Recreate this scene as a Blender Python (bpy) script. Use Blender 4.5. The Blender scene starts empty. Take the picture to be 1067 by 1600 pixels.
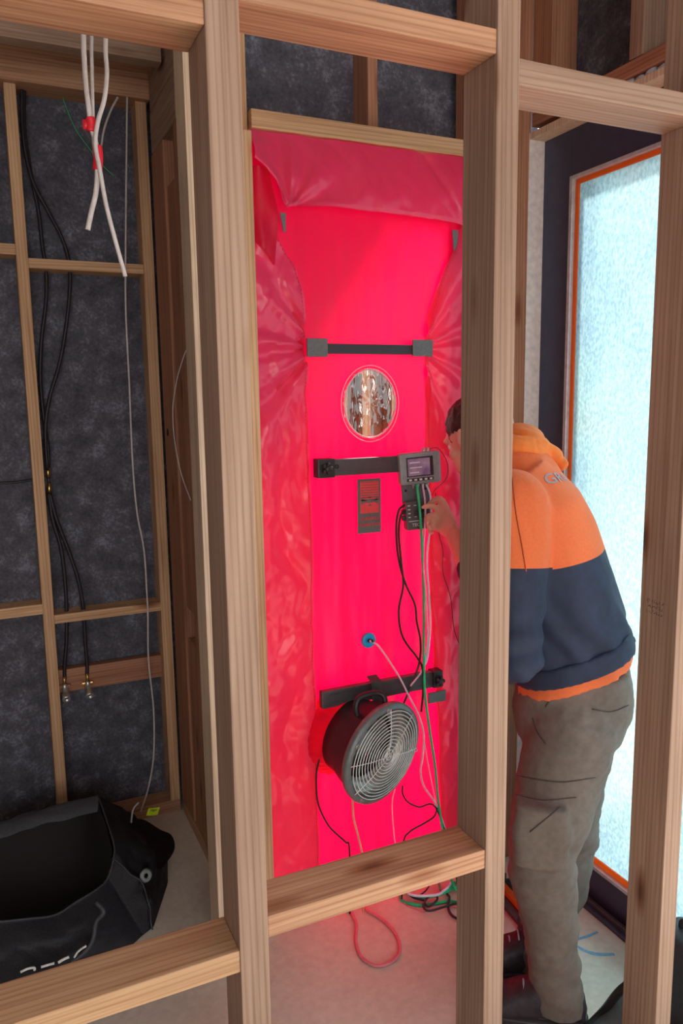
import bpy, bmesh, math, random
from mathutils import Vector, Matrix, noise
from mathutils.bvhtree import BVHTree

random.seed(7)
D = bpy.data; C = bpy.context.scene.collection
PI = math.pi
H = 1.52                                            # eye height of the phone above the slab
# ------------------------------------------------------------------ camera
F_PX = 1189.6; YAW = 0.42760; PIT = 0.14852; ROL = -0.01484
Fw = Vector((math.sin(YAW)*math.cos(PIT), math.cos(YAW)*math.cos(PIT), -math.sin(PIT)))
r0 = Vector((math.cos(YAW), -math.sin(YAW), 0)); u0 = r0.cross(Fw)
Rt = r0*math.cos(ROL) + u0*math.sin(ROL); Up = -r0*math.sin(ROL) + u0*math.cos(ROL)
cd = D.cameras.new('camera'); cam = D.objects.new('camera', cd); C.objects.link(cam)
cd.sensor_fit = 'VERTICAL'; cd.sensor_height = 36; cd.sensor_width = 24
cd.lens = F_PX/1600*36; cd.clip_start = 0.02; cd.clip_end = 200
cam.matrix_world = Matrix(((Rt.x, Up.x, -Fw.x, 0), (Rt.y, Up.y, -Fw.y, 0), (Rt.z, Up.z, -Fw.z, H), (0, 0, 0, 1)))
bpy.context.scene.camera = cam

def P(u, v, y=None, x=None, z=None):
    """a point of the place: where the line of sight meets a wall plane or the floor"""
    d = Fw + Rt*((u-533.5)/F_PX) - Up*((v-800)/F_PX)
    if y is not None: t = y/d.y
    elif x is not None: t = x/d.x
    else: t = (z-H)/d.z
    return Vector((0, 0, H)) + d*t

# ------------------------------------------------------------------ world, sun, exposure
world = D.worlds.new('world'); bpy.context.scene.world = world; world.use_nodes = True
wn = world.node_tree; wn.nodes.clear()
wo = wn.nodes.new('ShaderNodeOutputWorld'); bg = wn.nodes.new('ShaderNodeBackground')
bg.inputs[0].default_value = (0.90, 0.96, 1.0, 1); bg.inputs[1].default_value = 2.3
wn.links.new(bg.outputs[0], wo.inputs[0])
sd = D.lights.new('sun', 'SUN'); sun = D.objects.new('sun', sd); C.objects.link(sun)
sd.energy = 19.0; sd.angle = math.radians(6); sd.color = (1.0, 0.95, 0.86)
sun.rotation_euler = Vector((0.50, 0.42, 0.75)).to_track_quat('Z', 'Y').to_euler()
sun['label'] = 'sun'
# daylight entering the house behind the phone through the unglazed opening in the rear wall
ad = D.lights.new('rear_daylight', 'AREA'); al = D.objects.new('rear_daylight', ad); C.objects.link(al)
ad.shape = 'RECTANGLE'; ad.size = 2.6; ad.size_y = 1.7; ad.energy = 21; ad.color = (1.0, 0.93, 0.86); ad.spread = 2.3
al.location = (-0.6, -2.42, 1.55); al.rotation_euler = (math.radians(84), 0, 0)
vs = bpy.context.scene.view_settings
vs.view_transform = 'Standard'; vs.look = 'None'; vs.gamma = 1; vs.use_curve_mapping = False
bpy.context.scene.display_settings.display_device = 'sRGB'
vs.exposure = 0.0

# ------------------------------------------------------------------ materials
def newmat(name):
    m = D.materials.new(name); m.use_nodes = True; nt = m.node_tree
    return m, nt, nt.nodes['Principled BSDF'], nt.nodes['Material Output']
def N(nt, t, **k):
    n = nt.nodes.new(t)
    for a, b in k.items(): setattr(n, a, b)
    return n
def ramp(nt, src, stops):
    r = N(nt, 'ShaderNodeValToRGB'); e = r.color_ramp.elements
    while len(e) < len(stops): e.new(0.5)
    for i, (p, c) in enumerate(stops): e[i].position = p; e[i].color = (*c, 1)
    nt.links.new(src, r.inputs[0]); return r
def noise_tex(nt, scale, detail=4, vscale=(1, 1, 1), rnd=False, rough=.55):
    tc = N(nt, 'ShaderNodeTexCoord'); mp = N(nt, 'ShaderNodeMapping')
    nt.links.new(tc.outputs['Object'], mp.inputs[0]); mp.inputs['Scale'].default_value = vscale
    if rnd:
        oi = N(nt, 'ShaderNodeObjectInfo'); mu = N(nt, 'ShaderNodeMath', operation='MULTIPLY'); mu.inputs[1].default_value = 37
        nt.links.new(oi.outputs['Random'], mu.inputs[0]); nt.links.new(mu.outputs[0], mp.inputs['Location'])
    n = N(nt, 'ShaderNodeTexNoise'); n.inputs['Scale'].default_value = scale; n.inputs['Detail'].default_value = detail
    n.inputs['Roughness'].default_value = rough
    nt.links.new(mp.outputs[0], n.inputs[0]); return n, mp
def bump(nt, src, bsdf, strength=.3, dist=.002):
    b = N(nt, 'ShaderNodeBump'); b.inputs['Strength'].default_value = strength; b.inputs['Distance'].default_value = dist
    nt.links.new(src, b.inputs['Height']); nt.links.new(b.outputs[0], bsdf.inputs['Normal']); return b
def plain(name, col, rough=.5, metal=0, var=.12, scale=60, bmp=.15, spec=.5):
    m, nt, p, o = newmat(name)
    n, _ = noise_tex(nt, scale, 3)
    a = tuple(max(0, c*(1-var)) for c in col); b = tuple(min(1, c*(1+var)) for c in col)
    r = ramp(nt, n.outputs[0], [(.3, a), (.7, b)]); nt.links.new(r.outputs[0], p.inputs['Base Color'])
    p.inputs['Roughness'].default_value = rough; p.inputs['Metallic'].default_value = metal
    p.inputs['Specular IOR Level'].default_value = spec
    if bmp: bump(nt, n.outputs[0], p, bmp, .001)
    return m
def wood(name, c0, c1, c2, knots=True):
    m, nt, p, o = newmat(name); L = nt.links
    n, mp = noise_tex(nt, 1.0, 5, (70, 70, 2.2), True, .6)
    n.inputs['Distortion'].default_value = .6
    r = ramp(nt, n.outputs[0], [(.28, c0), (.5, c1), (.74, c2)])
    nb, _ = noise_tex(nt, 3.0, 2, (1, 1, .5), True)
    rb = ramp(nt, nb.outputs[0], [(.3, (.80, .76, .74)), (.7, (1.06, 1.04, 1.0))])
    mx = N(nt, 'ShaderNodeMix', data_type='RGBA', blend_type='MULTIPLY'); mx.inputs[0].default_value = 1
    L.new(r.outputs[0], mx.inputs[6]); L.new(rb.outputs[0], mx.inputs[7]); col = mx.outputs[2]
    # growth-ring lines following the length of the board
    w = N(nt, 'ShaderNodeTexWave', wave_type='BANDS', bands_direction='DIAGONAL'); w.inputs['Scale'].default_value = .55
    w.inputs['Distortion'].default_value = 3.0; w.inputs['Detail'].default_value = 2; w.inputs['Detail Scale'].default_value = .6
    tc = N(nt, 'ShaderNodeTexCoord'); m2 = N(nt, 'ShaderNodeMapping'); m2.inputs['Scale'].default_value = (110, 110, 1.4)
    L.new(tc.outputs['Object'], m2.inputs[0]); L.new(m2.outputs[0], w.inputs[0])
    rw = ramp(nt, w.outputs['Fac'], [(.0, (.80, .74, .68)), (.35, (1, 1, 1)), (1, (1.04, 1.03, 1.02))])
    m3 = N(nt, 'ShaderNodeMix', data_type='RGBA', blend_type='MULTIPLY'); m3.inputs[0].default_value = .8
    L.new(col, m3.inputs[6]); L.new(rw.outputs[0], m3.inputs[7]); col = m3.outputs[2]
    if knots:
        v = N(nt, 'ShaderNodeTexVoronoi', feature='F1'); v.inputs['Scale'].default_value = 1.0
        m4 = N(nt, 'ShaderNodeMapping'); m4.inputs['Scale'].default_value = (9, 9, 2.6)
        oi = N(nt, 'ShaderNodeObjectInfo'); mu = N(nt, 'ShaderNodeMath', operation='MULTIPLY'); mu.inputs[1].default_value = 11
        L.new(oi.outputs['Random'], mu.inputs[0]); L.new(mu.outputs[0], m4.inputs['Location'])
        L.new(tc.outputs['Object'], m4.inputs[0]); L.new(m4.outputs[0], v.inputs[0])
        rk = ramp(nt, v.outputs['Distance'], [(.03, (.16, .07, .045)), (.085, (.55, .36, .26)), (.17, (1, 1, 1))])
        m5 = N(nt, 'ShaderNodeMix', data_type='RGBA', blend_type='MULTIPLY'); m5.inputs[0].default_value = .85
        L.new(col, m5.inputs[6]); L.new(rk.outputs[0], m5.inputs[7]); col = m5.outputs[2]
    L.new(col, p.inputs['Base Color']); p.inputs['Roughness'].default_value = .62
    p.inputs['Specular IOR Level'].default_value = .25
    bump(nt, n.outputs[0], p, .25, .0012)
    return m
M = {}
M['pine'] = wood('pine', (.36, .18, .105), (.55, .31, .19), (.66, .41, .26))
M['pine_grey'] = wood('pine_grey', (.31, .20, .145), (.41, .28, .21), (.49, .35, .27))
M['pine_light'] = wood('pine_light', (.50, .28, .15), (.68, .43, .25), (.78, .53, .33))
M['pine_pale'] = wood('pine_pale', (.62, .46, .32), (.78, .62, .46), (.85, .70, .54), False)
M['pine_red'] = wood('pine_red', (.30, .13, .08), (.44, .21, .13), (.52, .28, .18))
def felt_mat():
    m, nt, p, o = newmat('felt_wrap'); L = nt.links
    n, _ = noise_tex(nt, 16, 8, (1, 1, 1), False, .72); n2, _ = noise_tex(nt, 110, 3, (1, 1, 1))
    a = N(nt, 'ShaderNodeMath', operation='MULTIPLY_ADD'); a.inputs[1].default_value = .45
    L.new(n2.outputs[0], a.inputs[0]); L.new(n.outputs[0], a.inputs[2])
    r = ramp(nt, a.outputs[0], [(.54, (.048, .046, .060)), (.76, (.095, .095, .122)), (.98, (.25, .255, .32))])
    L.new(r.outputs[0], p.inputs['Base Color']); p.inputs['Roughness'].default_value = .85
    bump(nt, a.outputs[0], p, .5, .003); return m
M['felt'] = felt_mat()
def cloth_mat(name, col, tcol, trans, rough=.38, ridged=False):
    m, nt, p, o = newmat(name); L = nt.links
    n, _ = noise_tex(nt, 7, 6, (1, 1, 1), False, .6)
    p.inputs['Base Color'].default_value = (*col, 1); p.inputs['Roughness'].default_value = rough
    if ridged:
        n.noise_type = 'RIDGED_MULTIFRACTAL'; n.inputs['Scale'].default_value = 5; n.inputs['Detail'].default_value = 3; n.inputs['Distortion'].default_value = .5
    p.inputs['Sheen Weight'].default_value = .25; p.inputs['Sheen Tint'].default_value = (1, .6, .7, 1)
    b = bump(nt, n.outputs[0], p, .5 if ridged else .35, .010 if ridged else .012)
    t = N(nt, 'ShaderNodeBsdfTranslucent'); t.inputs[0].default_value = (*tcol, 1)
    mx = N(nt, 'ShaderNodeMixShader'); mx.inputs[0].default_value = trans
    L.new(p.outputs[0], mx.inputs[1]); L.new(t.outputs[0], mx.inputs[2]); L.new(mx.outputs[0], o.inputs[0])
    return m
M['cloth'] = cloth_mat('red_nylon', (.72, .006, .07), (.84, .0005, .045), .48)
M['cloth_flap'] = cloth_mat('red_nylon_doubled_sheen', (.80, .05, .16), (.90, .008, .09), .27, .26, True)  # doubled layer; base also pinker and lighter to imitate the window's reflection
M['seal'] = cloth_mat('orange_tape', (.90, .22, .03), (1.0, .32, .04), .6)
M['thread'] = plain('red_thread', (.55, .01, .05), .6)
M['white_thread'] = plain('clear_piping', (.85, .45, .50), .25)
M['black'] = plain('black_plastic', (.026, .024, .028), .42)
M['black_fab'] = plain('black_canvas', (.045, .045, .055), .55, 0, .3, 220, .5)
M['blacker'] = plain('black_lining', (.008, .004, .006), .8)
M['strap'] = plain('grey_webbing', (.15, .145, .15), .7, 0, .25, 400, .5)
M['velcro'] = plain('black_velcro', (.060, .05, .062), .85, 0, .5, 500, .8)
M['alu'] = plain('dark_anodised', (.105, .095, .105), .38, .3)
M['metal'] = plain('zinc_wire', (.90, .95, .91), .35, .15)
M['flange'] = plain('grey_flange', (.20, .23, .24), .38, .2)
M['steel'] = plain('steel', (.55, .57, .55), .36, .7)
M['brass'] = plain('brass', (.72, .48, .16), .3, 1.0)
M['silver_strip'] = plain('silver_bead', (.62, .72, .78), .3, .5)
M['gauge'] = plain('gauge_grey', (.27, .30, .31), .42)
M['gauge_light'] = plain('gauge_lettering', (.7, .7, .7), .5)
M['ctrl'] = plain('controller_grey', (.12, .12, .135), .42)
M['white'] = plain('white_pvc', (.78, .76, .74), .4)
M['white_cable'] = plain('white_cable', (.62, .56, .54), .45)
M['badge_red'] = plain('badge_red', (.95, .08, .09), .5)
M['tape'] = plain('red_tape', (.72, .02, .035), .35)
M['greenhose'] = plain('green_hose', (.02, .60, .24), .3)
M['pinkhose'] = plain('pink_hose', (.78, .22, .27), .3)
M['palehose'] = plain('pale_hose', (.85, .55, .68), .22)
M['bluehose'] = plain('clear_blue_hose', (.70, .80, .92), .2)
M['cream'] = plain('cream_cable', (.78, .55, .33), .4)
M['pipe'] = plain('black_pipe', (.020, .014, .020), .5)
M['blueport'] = plain('blue_plastic', (.02, .38, .72), .35)
M['winframe'] = plain('window_aluminium', (.060, .072, .125), .38, .3, .1, 30, .05)  # bluish glare on the frame is put into its base colour
M['reveal'] = plain('primed_reveal', (.82, .74, .72), .5)

M['foam'] = plain('packing_foam', (.55, .56, .60), .4, 0, .4, 60, 1)
M['yellow'] = plain('yellow_tag', (.55, .68, .02), .5)
M['orange_cloth'] = plain('orange_fleece', (.82, .17, .05), .8, 0, .05, 200, .2)
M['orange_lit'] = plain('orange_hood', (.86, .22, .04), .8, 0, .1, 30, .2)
M['navy'] = plain('navy_fleece', (.018, .028, .065), .75, 0, .2, 30, .2)
M['trouser'] = plain('taupe_twill', (.170, .138, .118), .75, 0, .12, 60, .25)
M['skin'] = plain('skin', (.78, .46, .34), .5, 0, .08, 20, .1)
M['nail'] = plain('nail', (.75, .48, .42), .35)
M['hair'] = plain('dark_hair', (.035, .016, .012), .6, 0, .6, 150, 1)
M['eye'] = plain('eye_white', (.8, .78, .76), .25)
M['iris'] = plain('iris', (.05, .03, .02), .25)
M['shoe'] = plain('dark_boot', (.035, .026, .034), .6, 0, .4, 60, .5)
M['lace'] = plain('pale_blue_lace', (.42, .55, .68), .6)
M['print'] = plain('grey_print', (.26, .30, .42), .5)
M['marker'] = plain('blue_marker', (.20, .42, .62), .8)
M['pencil'] = plain('pencil', (.10, .06, .06), .8)
M['ceiling'] = plain('plasterboard', (.55, .52, .50), .8)
M['brickish'] = plain('pale_paving', (.45, .40, .38), .85, 0, .25, 3, .4)
M['shaving'] = plain('wood_shaving', (.62, .42, .25), .8)
M['screen_bezel'] = plain('bezel', (.03, .03, .035), .3)
def floor_mat():
    m, nt, p, o = newmat('concrete_slab'); L = nt.links
    n, _ = noise_tex(nt, 2.2, 8, (1, 1, 1), False, .62); n2, _ = noise_tex(nt, 45, 5)
    r = ramp(nt, n.outputs[0], [(.3, (.60, .51, .44)), (.55, (.74, .66, .57)), (.75, (.80, .73, .64))])
    r2 = ramp(nt, n2.outputs[0], [(.3, (.90, .88, .86)), (.7, (1.04, 1.04, 1.03))])
    mx = N(nt, 'ShaderNodeMix', data_type='RGBA', blend_type='MULTIPLY'); mx.inputs[0].default_value = 1
    L.new(r.outputs[0], mx.inputs[6]); L.new(r2.outputs[0], mx.inputs[7]); L.new(mx.outputs[2], p.inputs['Base Color'])
    p.inputs['Roughness'].default_value = .5; p.inputs['Specular IOR Level'].default_value = .35
    bump(nt, n2.outputs[0], p, .15, .002); return m
M['floor'] = floor_mat()
def glass_film():
    m, nt, p, o = newmat('frosted_film'); L = nt.links
    n, _ = noise_tex(nt, 130, 3, (1, 1, .6)); n2, _ = noise_tex(nt, 3.2, 4, (1, 1, .8))
    r = ramp(nt, n.outputs[0], [(.35, (.165, .26, .285)), (.62, (.25, .355, .375))])
    r2 = ramp(nt, n2.outputs[0], [(.36, (.80, .88, 1.0)), (.52, (.92, 1, 1)), (.68, (1.0, .93, .92))])
    mx = N(nt, 'ShaderNodeMix', data_type='RGBA', blend_type='MULTIPLY'); mx.inputs[0].default_value = 1
    L.new(r.outputs[0], mx.inputs[6]); L.new(r2.outputs[0], mx.inputs[7])
    t = N(nt, 'ShaderNodeBsdfTranslucent'); L.new(mx.outputs[2], t.inputs[0])
    rf = N(nt, 'ShaderNodeBsdfRefraction'); rf.inputs['Roughness'].default_value = .42; rf.inputs['IOR'].default_value = 1.22
    L.new(mx.outputs[2], rf.inputs[0])
    b = N(nt, 'ShaderNodeBump'); b.inputs['Strength'].default_value = .6; b.inputs['Distance'].default_value = .003
    L.new(n.outputs[0], b.inputs['Height']); L.new(b.outputs[0], t.inputs['Normal'])
    ms = N(nt, 'ShaderNodeMixShader'); ms.inputs[0].default_value = .42
    L.new(t.outputs[0], ms.inputs[1]); L.new(rf.outputs[0], ms.inputs[2])
    g = N(nt, 'ShaderNodeBsdfGlossy'); g.inputs['Roughness'].default_value = .25
    m2 = N(nt, 'ShaderNodeMixShader'); m2.inputs[0].default_value = .05
    L.new(ms.outputs[0], m2.inputs[1]); L.new(g.outputs[0], m2.inputs[2]); L.new(m2.outputs[0], o.inputs[0])
    return m
M['glass'] = glass_film()
def vinyl():
    m, nt, p, o = newmat('clear_vinyl'); L = nt.links
    n, _ = noise_tex(nt, 22, 2, (1, 1, .35))
    t = N(nt, 'ShaderNodeBsdfTransparent'); t.inputs[0].default_value = (.80, .78, .76, 1)
    g = N(nt, 'ShaderNodeBsdfGlossy'); g.inputs['Roughness'].default_value = .08
    b = N(nt, 'ShaderNodeBump'); b.inputs['Strength'].default_value = 1; b.inputs['Distance'].default_value = .02
    L.new(n.outputs[0], b.inputs['Height']); L.new(b.outputs[0], g.inputs['Normal'])
    ms = N(nt, 'ShaderNodeMixShader'); ms.inputs[0].default_value = .22
    L.new(t.outputs[0], ms.inputs[1]); L.new(g.outputs[0], ms.inputs[2]); L.new(ms.outputs[0], o.inputs[0])
    return m
M['vinyl'] = vinyl()
def screen():
    m, nt, p, o = newmat('lcd'); L = nt.links
    tc = N(nt, 'ShaderNodeTexCoord'); gr = N(nt, 'ShaderNodeTexNoise'); gr.inputs['Scale'].default_value = 30
    L.new(tc.outputs['Object'], gr.inputs[0])
    r = ramp(nt, gr.outputs[0], [(.3, (.10, .06, .12)), (.7, (.26, .17, .22))])
    L.new(r.outputs[0], p.inputs['Base Color']); p.inputs['Roughness'].default_value = .08
    L.new(r.outputs[0], p.inputs['Emission Color']); p.inputs['Emission Strength'].default_value = .5
    return m
M['screen'] = screen()

# ------------------------------------------------------------------ helpers
def link(name, bm, mat, parent=None, smooth=False, loc=None):
    me = D.meshes.new(name); bm.to_mesh(me); bm.free()
    for mm in (mat if isinstance(mat, (list, tuple)) else [mat]): me.materials.append(mm)
    if smooth: me.polygons.foreach_set('use_smooth', [True]*len(me.polygons))
    o = D.objects.new(name, me); C.objects.link(o)
    if loc is not None: o.location = loc
    if parent is not None:
        o.parent = parent
        o.matrix_parent_inverse = world_of(parent).inverted()
    return o
def world_of(o):
    m = o.matrix_basis.copy()
    while o.parent:
        return world_of(o.parent) @ o.matrix_parent_inverse @ o.matrix_basis
    return m
def tag(o, label=None, cat=None, group=None, kind=None):
    if label: o['label'] = label
    if cat: o['category'] = cat
    if group: o['group'] = group
    if kind: o['kind'] = kind
    return o
def empty(name, loc, label=None, cat=None, group=None, kind=None):
    o = D.objects.new(name, None); C.objects.link(o); o.location = loc; o.empty_display_size = .05
    return tag(o, label, cat, group, kind)
def box_bm(p0, p1, bev=0, bm=None):
    new = bm is None
    if new: bm = bmesh.new()
    p0 = Vector(p0); p1 = Vector(p1); c = (p0+p1)/2; s = p1-p0
    r = bmesh.ops.create_cube(bm, size=1)
    for v in r['verts']: v.co = Vector((v.co.x*abs(s.x), v.co.y*abs(s.y), v.co.z*abs(s.z))) + c
    if bev: bmesh.ops.bevel(bm, geom=list({e for v in r['verts'] for e in v.link_edges}), offset=bev, segments=2, affect='EDGES', profile=.6)
    return bm
def box(name, p0, p1, mat, parent=None, bev=0): return link(name, box_bm(p0, p1, bev), mat, parent)
def lumber(name, p0, p1, mat, parent, axis='z', bev=.0022):
    """a sawn board as its own object: local z runs along its length so the grain follows it"""
    p0 = Vector(p0); p1 = Vector(p1); c = (p0+p1)/2; s = p1-p0
    R = {'z': Matrix.Identity(3), 'x': Matrix(((0, 0, 1), (0, 1, 0), (-1, 0, 0))), 'y': Matrix(((1, 0, 0), (0, 0, 1), (0, -1, 0)))}[axis]
    l = R.transposed() @ s; l = Vector((abs(l.x), abs(l.y), abs(l.z)))
    bm = box_bm(-l/2, l/2, bev)
    me = D.meshes.new(name); bm.to_mesh(me); bm.free(); me.materials.append(mat)
    o = D.objects.new(name, me); C.objects.link(o)
    o.matrix_basis = Matrix.Translation(c) @ R.to_4x4()
    if parent is not None: o.parent = parent; o.matrix_parent_inverse = world_of(parent).inverted()
    return o
def catmull(pts, k=8, closed=False):
    pts = [Vector(p) for p in pts]; n = len(pts); out = []
    for i in range(n if closed else n-1):
        a, b, c, d = (pts[(i-1) % n] if closed or i > 0 else pts[0]*2-pts[1]), pts[i], pts[(i+1) % n], (pts[(i+2) % n] if closed or i+2 < n else pts[-1]*2-pts[-2])
        for j in range(k):
            t = j/k
            out.append(.5*((2*b) + (c-a)*t + (2*a-5*b+4*c-d)*t*t + (3*b-a-3*c+d)*t**3))
    if not closed: out.append(pts[-1])
    return out
def tube_bm(pts, r, seg=8, k=6, closed=False, bm=None, spline=True):
    if bm is None: bm = bmesh.new()
    ps = catmull(pts, k, closed) if spline else [Vector(p) for p in pts]
    n = len(ps); rr = r if callable(r) else (lambda t: r)
    rings = []; prev = None
    for i, p in enumerate(ps):
        a = ps[(i-1) % n] if closed or i > 0 else p; b = ps[(i+1) % n] if closed or i < n-1 else p
        t = (b-a).normalized() if (b-a).length > 1e-9 else Vector((0, 0, 1))
        if prev is None:
            ax = Vector((0, 0, 1)) if abs(t.z) < .9 else Vector((1, 0, 0)); u = t.cross(ax).normalized()
        else: u = (prev - t*prev.dot(t)).normalized()
        prev = u; w = t.cross(u); q = rr(i/(n-1))
        rings.append([bm.verts.new(p + (u*math.cos(2*PI*j/seg) + w*math.sin(2*PI*j/seg))*q) for j in range(seg)])
    for i in range(n if closed else n-1):
        A, B = rings[i], rings[(i+1) % n]
        for j in range(seg): bm.faces.new((A[j], A[(j+1) % seg], B[(j+1) % seg], B[j]))
    if not closed: bm.faces.new(rings[0][::-1]); bm.faces.new(rings[-1])
    return bm
def tube(name, pts, r, mat, parent=None, seg=8, k=6, closed=False, spline=True):
    return link(name, tube_bm(pts, r, seg, k, closed, None, spline), mat, parent, True)
def frame_of(n):
    n = Vector(n).normalized(); a = Vector((0, 0, 1)) if abs(n.z) < .9 else Vector((1, 0, 0))
    u = a.cross(n).normalized(); return u, n.cross(u), n
def lathe_bm(c, n, prof, seg=32, bm=None, closed=False):
    """prof: (radius, distance along n) pairs"""
    if bm is None: bm = bmesh.new()
    c = Vector(c); u, v, n = frame_of(n); rings = []
    for (r, h) in prof:
        if r < 1e-6: rings.append([bm.verts.new(c+n*h)])
        else: rings.append([bm.verts.new(c+n*h+(u*math.cos(2*PI*j/seg)+v*math.sin(2*PI*j/seg))*r) for j in range(seg)])
    for i in range(len(rings)-1+(1 if closed else 0)):
        A, B = rings[i], rings[(i+1) % len(rings)]
        for j in range(seg):
            k = (j+1) % seg
            if len(A) == 1 and len(B) == 1: continue
            if len(A) == 1: bm.faces.new((A[0], B[k], B[j]))
            elif len(B) == 1: bm.faces.new((A[j], A[k], B[0]))
            else: bm.faces.new((A[j], A[k], B[k], B[j]))
    return bm
def lathe(name, c, n, prof, mat, parent=None, seg=32, smooth=True, closed=False):
    bm = lathe_bm(c, n, prof, seg, None, closed); bmesh.ops.recalc_face_normals(bm, faces=bm.faces)
    return link(name, bm, mat, parent, smooth)
def loft_bm(secs, seg=24, bm=None, caps=True, power=2.0):
    """secs: (centre, u, a, v, b) superellipse sections joined along a body"""
    if bm is None: bm = bmesh.new()
    rings = []
    for (c, u, a, v, b) in secs:
        c = Vector(c); u = Vector(u).normalized(); v = Vector(v).normalized(); R = []
        for j in range(seg):
            t = 2*PI*j/seg; ct, st = math.cos(t), math.sin(t)
            e = 2/power
            R.append(bm.verts.new(c + u*a*math.copysign(abs(ct)**e, ct) + v*b*math.copysign(abs(st)**e, st)))
        rings.append(R)
    for A, B in zip(rings, rings[1:]):
        for j in range(seg): bm.faces.new((A[j], A[(j+1) % seg], B[(j+1) % seg], B[j]))
    if caps: bm.faces.new(rings[0][::-1]); bm.faces.new(rings[-1])
    return bm
def ell_bm(c, r, bm=None, rot=None, seg=20):
    if bm is None: bm = bmesh.new()
    g = bmesh.ops.create_uvsphere(bm, u_segments=seg, v_segments=seg*2//3, radius=1)
    for v in g['verts']:
        p = Vector((v.co.x*r[0], v.co.y*r[1], v.co.z*r[2]))
        if rot is not None: p = rot @ p
        v.co = p + Vector(c)
    return bm
def remeshed(bm, voxel, smooth_it=6, fac=.5):
    """melt overlapping volumes into one continuous skin"""
    bmesh.ops.recalc_face_normals(bm, faces=bm.faces)
    me = D.meshes.new('tmp'); bm.to_mesh(me); bm.free(); o = D.objects.new('tmp', me); C.objects.link(o)
    m = o.modifiers.new('r', 'REMESH'); m.mode = 'VOXEL'; m.voxel_size = voxel
    s = o.modifiers.new('s', 'SMOOTH'); s.iterations = smooth_it; s.factor = fac
    dg = bpy.context.evaluated_depsgraph_get(); dg.update()
    me2 = D.meshes.new_from_object(o.evaluated_get(dg)); D.objects.remove(o); D.meshes.remove(me)
    return me2
def link_mesh(name, me, mats, parent=None, smooth=True):
    me.materials.clear()
    for mm in (mats if isinstance(mats, (list, tuple)) else [mats]): me.materials.append(mm)
    if smooth: me.polygons.foreach_set('use_smooth', [True]*len(me.polygons))
    o = D.objects.new(name, me); C.objects.link(o)
    if parent is not None: o.parent = parent; o.matrix_parent_inverse = world_of(parent).inverted()
    return o
def displace(me, fn):
    me.update(); no = [v.normal.copy() for v in me.vertices]
    for v, n in zip(me.vertices, no): v.co = v.co + n*fn(v.co, n)
    me.update()
def text_mesh(txt, size, depth=.0006, align='CENTER', spacing=1.0):
    cu = D.curves.new('t', 'FONT'); cu.body = txt; cu.size = size; cu.extrude = depth; cu.align_x = align; cu.align_y = 'CENTER'
    cu.space_character = spacing; cu.offset = .0; cu.resolution_u = 3
    o = D.objects.new('t', cu); C.objects.link(o)
    dg = bpy.context.evaluated_depsgraph_get(); dg.update()
    me = D.meshes.new_from_object(o.evaluated_get(dg)); D.objects.remove(o); return me
def lettering(name, txt, size, c, u, v, mat, parent, depth=.0006, sx=1.0):
    me = text_mesh(txt, size, depth); u = Vector(u).normalized(); v = Vector(v).normalized(); n = u.cross(v)
    for p in me.vertices: p.co = Vector(c) + u*p.co.x*sx + v*p.co.y + n*p.co.z
    return link_mesh(name, me, mat, parent, False)
def sheet_bm(f, nu, nv, thick=None):
    bm = bmesh.new(); g = [[bm.verts.new(f(i/nu, j/nv)) for i in range(nu+1)] for j in range(nv+1)]
    for j in range(nv):
        for i in range(nu): bm.faces.new((g[j][i], g[j][i+1], g[j+1][i+1], g[j+1][i]))
    return bm
def nz(x, y, z=0): return noise.noise(Vector((x, y, z)))
def Z(z): return z + H

# ================================================================== the setting
S = 'structure'
box('floor', (-2.3, -2.6, -.12), (1.66, 2.80, 0), M['floor'])['kind'] = S
box('ceiling', (-2.3, -2.6, 2.86), (1.66, 2.86, 2.94), M['ceiling'])['kind'] = S
# left wall, out of the photograph: framed and wrapped
wl = empty('wall_left', (-2.25, 0, 0), kind=S)
box('wrap_panel', (-2.30, -2.6, 0), (-2.25, 2.8, 2.86), M['felt'], wl)
for y in (-2.0, -1.4, -.8, -.2, .4, 1.0, 1.6, 2.2): lumber('stud', (-2.25, y, 0), (-2.16, y+.045, 2.86), M['pine'], wl)
# rear wall with its unglazed opening behind the photographer
wr = empty('wall_rear', (0, -2.55, 0), kind=S)
for a, b in (((-2.3, -2.62, 0), (-2.0, -2.55, 2.86)), ((.8, -2.62, 0), (1.60, -2.55, 2.86)), ((-2.0, -2.62, 0), (.8, -2.55, .6)), ((-2.0, -2.62, 2.45), (.8, -2.55, 2.86))):
    box('wrap_panel', a, b, M['felt'], wr)
lumber('sill', (-2.0, -2.55, .555), (.8, -2.46, .6), M['pine'], wr, 'x'); lumber('lintel', (-2.0, -2.55, 2.45), (.8, -2.46, 2.5), M['pine'], wr, 'x')

# near open stud frame
wf = empty('wall_front', (.6, 1.03, 0), kind=S)
y0, y1 = 1.03, 1.122
for i, (a, b, m) in enumerate(((-.20, -.155, 'pine_grey'), (.2875, .334, 'pine_grey'), (.7405, .783, 'pine_grey'), (1.179, 1.223, 'pine_grey'), (-.70, -.655, 'pine_grey'), (-1.2, -1.155, 'pine_grey'))):
    lumber('stud', (a, y0, .045), (b, y1, 2.815), M[m], wf)
def nog(x0, x1, z0, z1, m='pine'): return lumber('noggin', (x0, y0+.002, Z(z0)), (x1, y1-.002, Z(z1)), M[m], wf, 'x')
nog(-.155, .2875, .476, .513); nog(.334, .7405, .514, .549); nog(.783, 1.179, .4765, .5145, 'pine_grey')
nog(-.155, .2875, -.875, -.838, 'pine_light'); nog(.334, .7405, -.832, -.7957, 'pine')
nog(-.655, -.20, .50, .54); nog(-.655, -.20, -.82, -.783); nog(1.223, 1.485, .50, .537, 'pine_grey')
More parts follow.
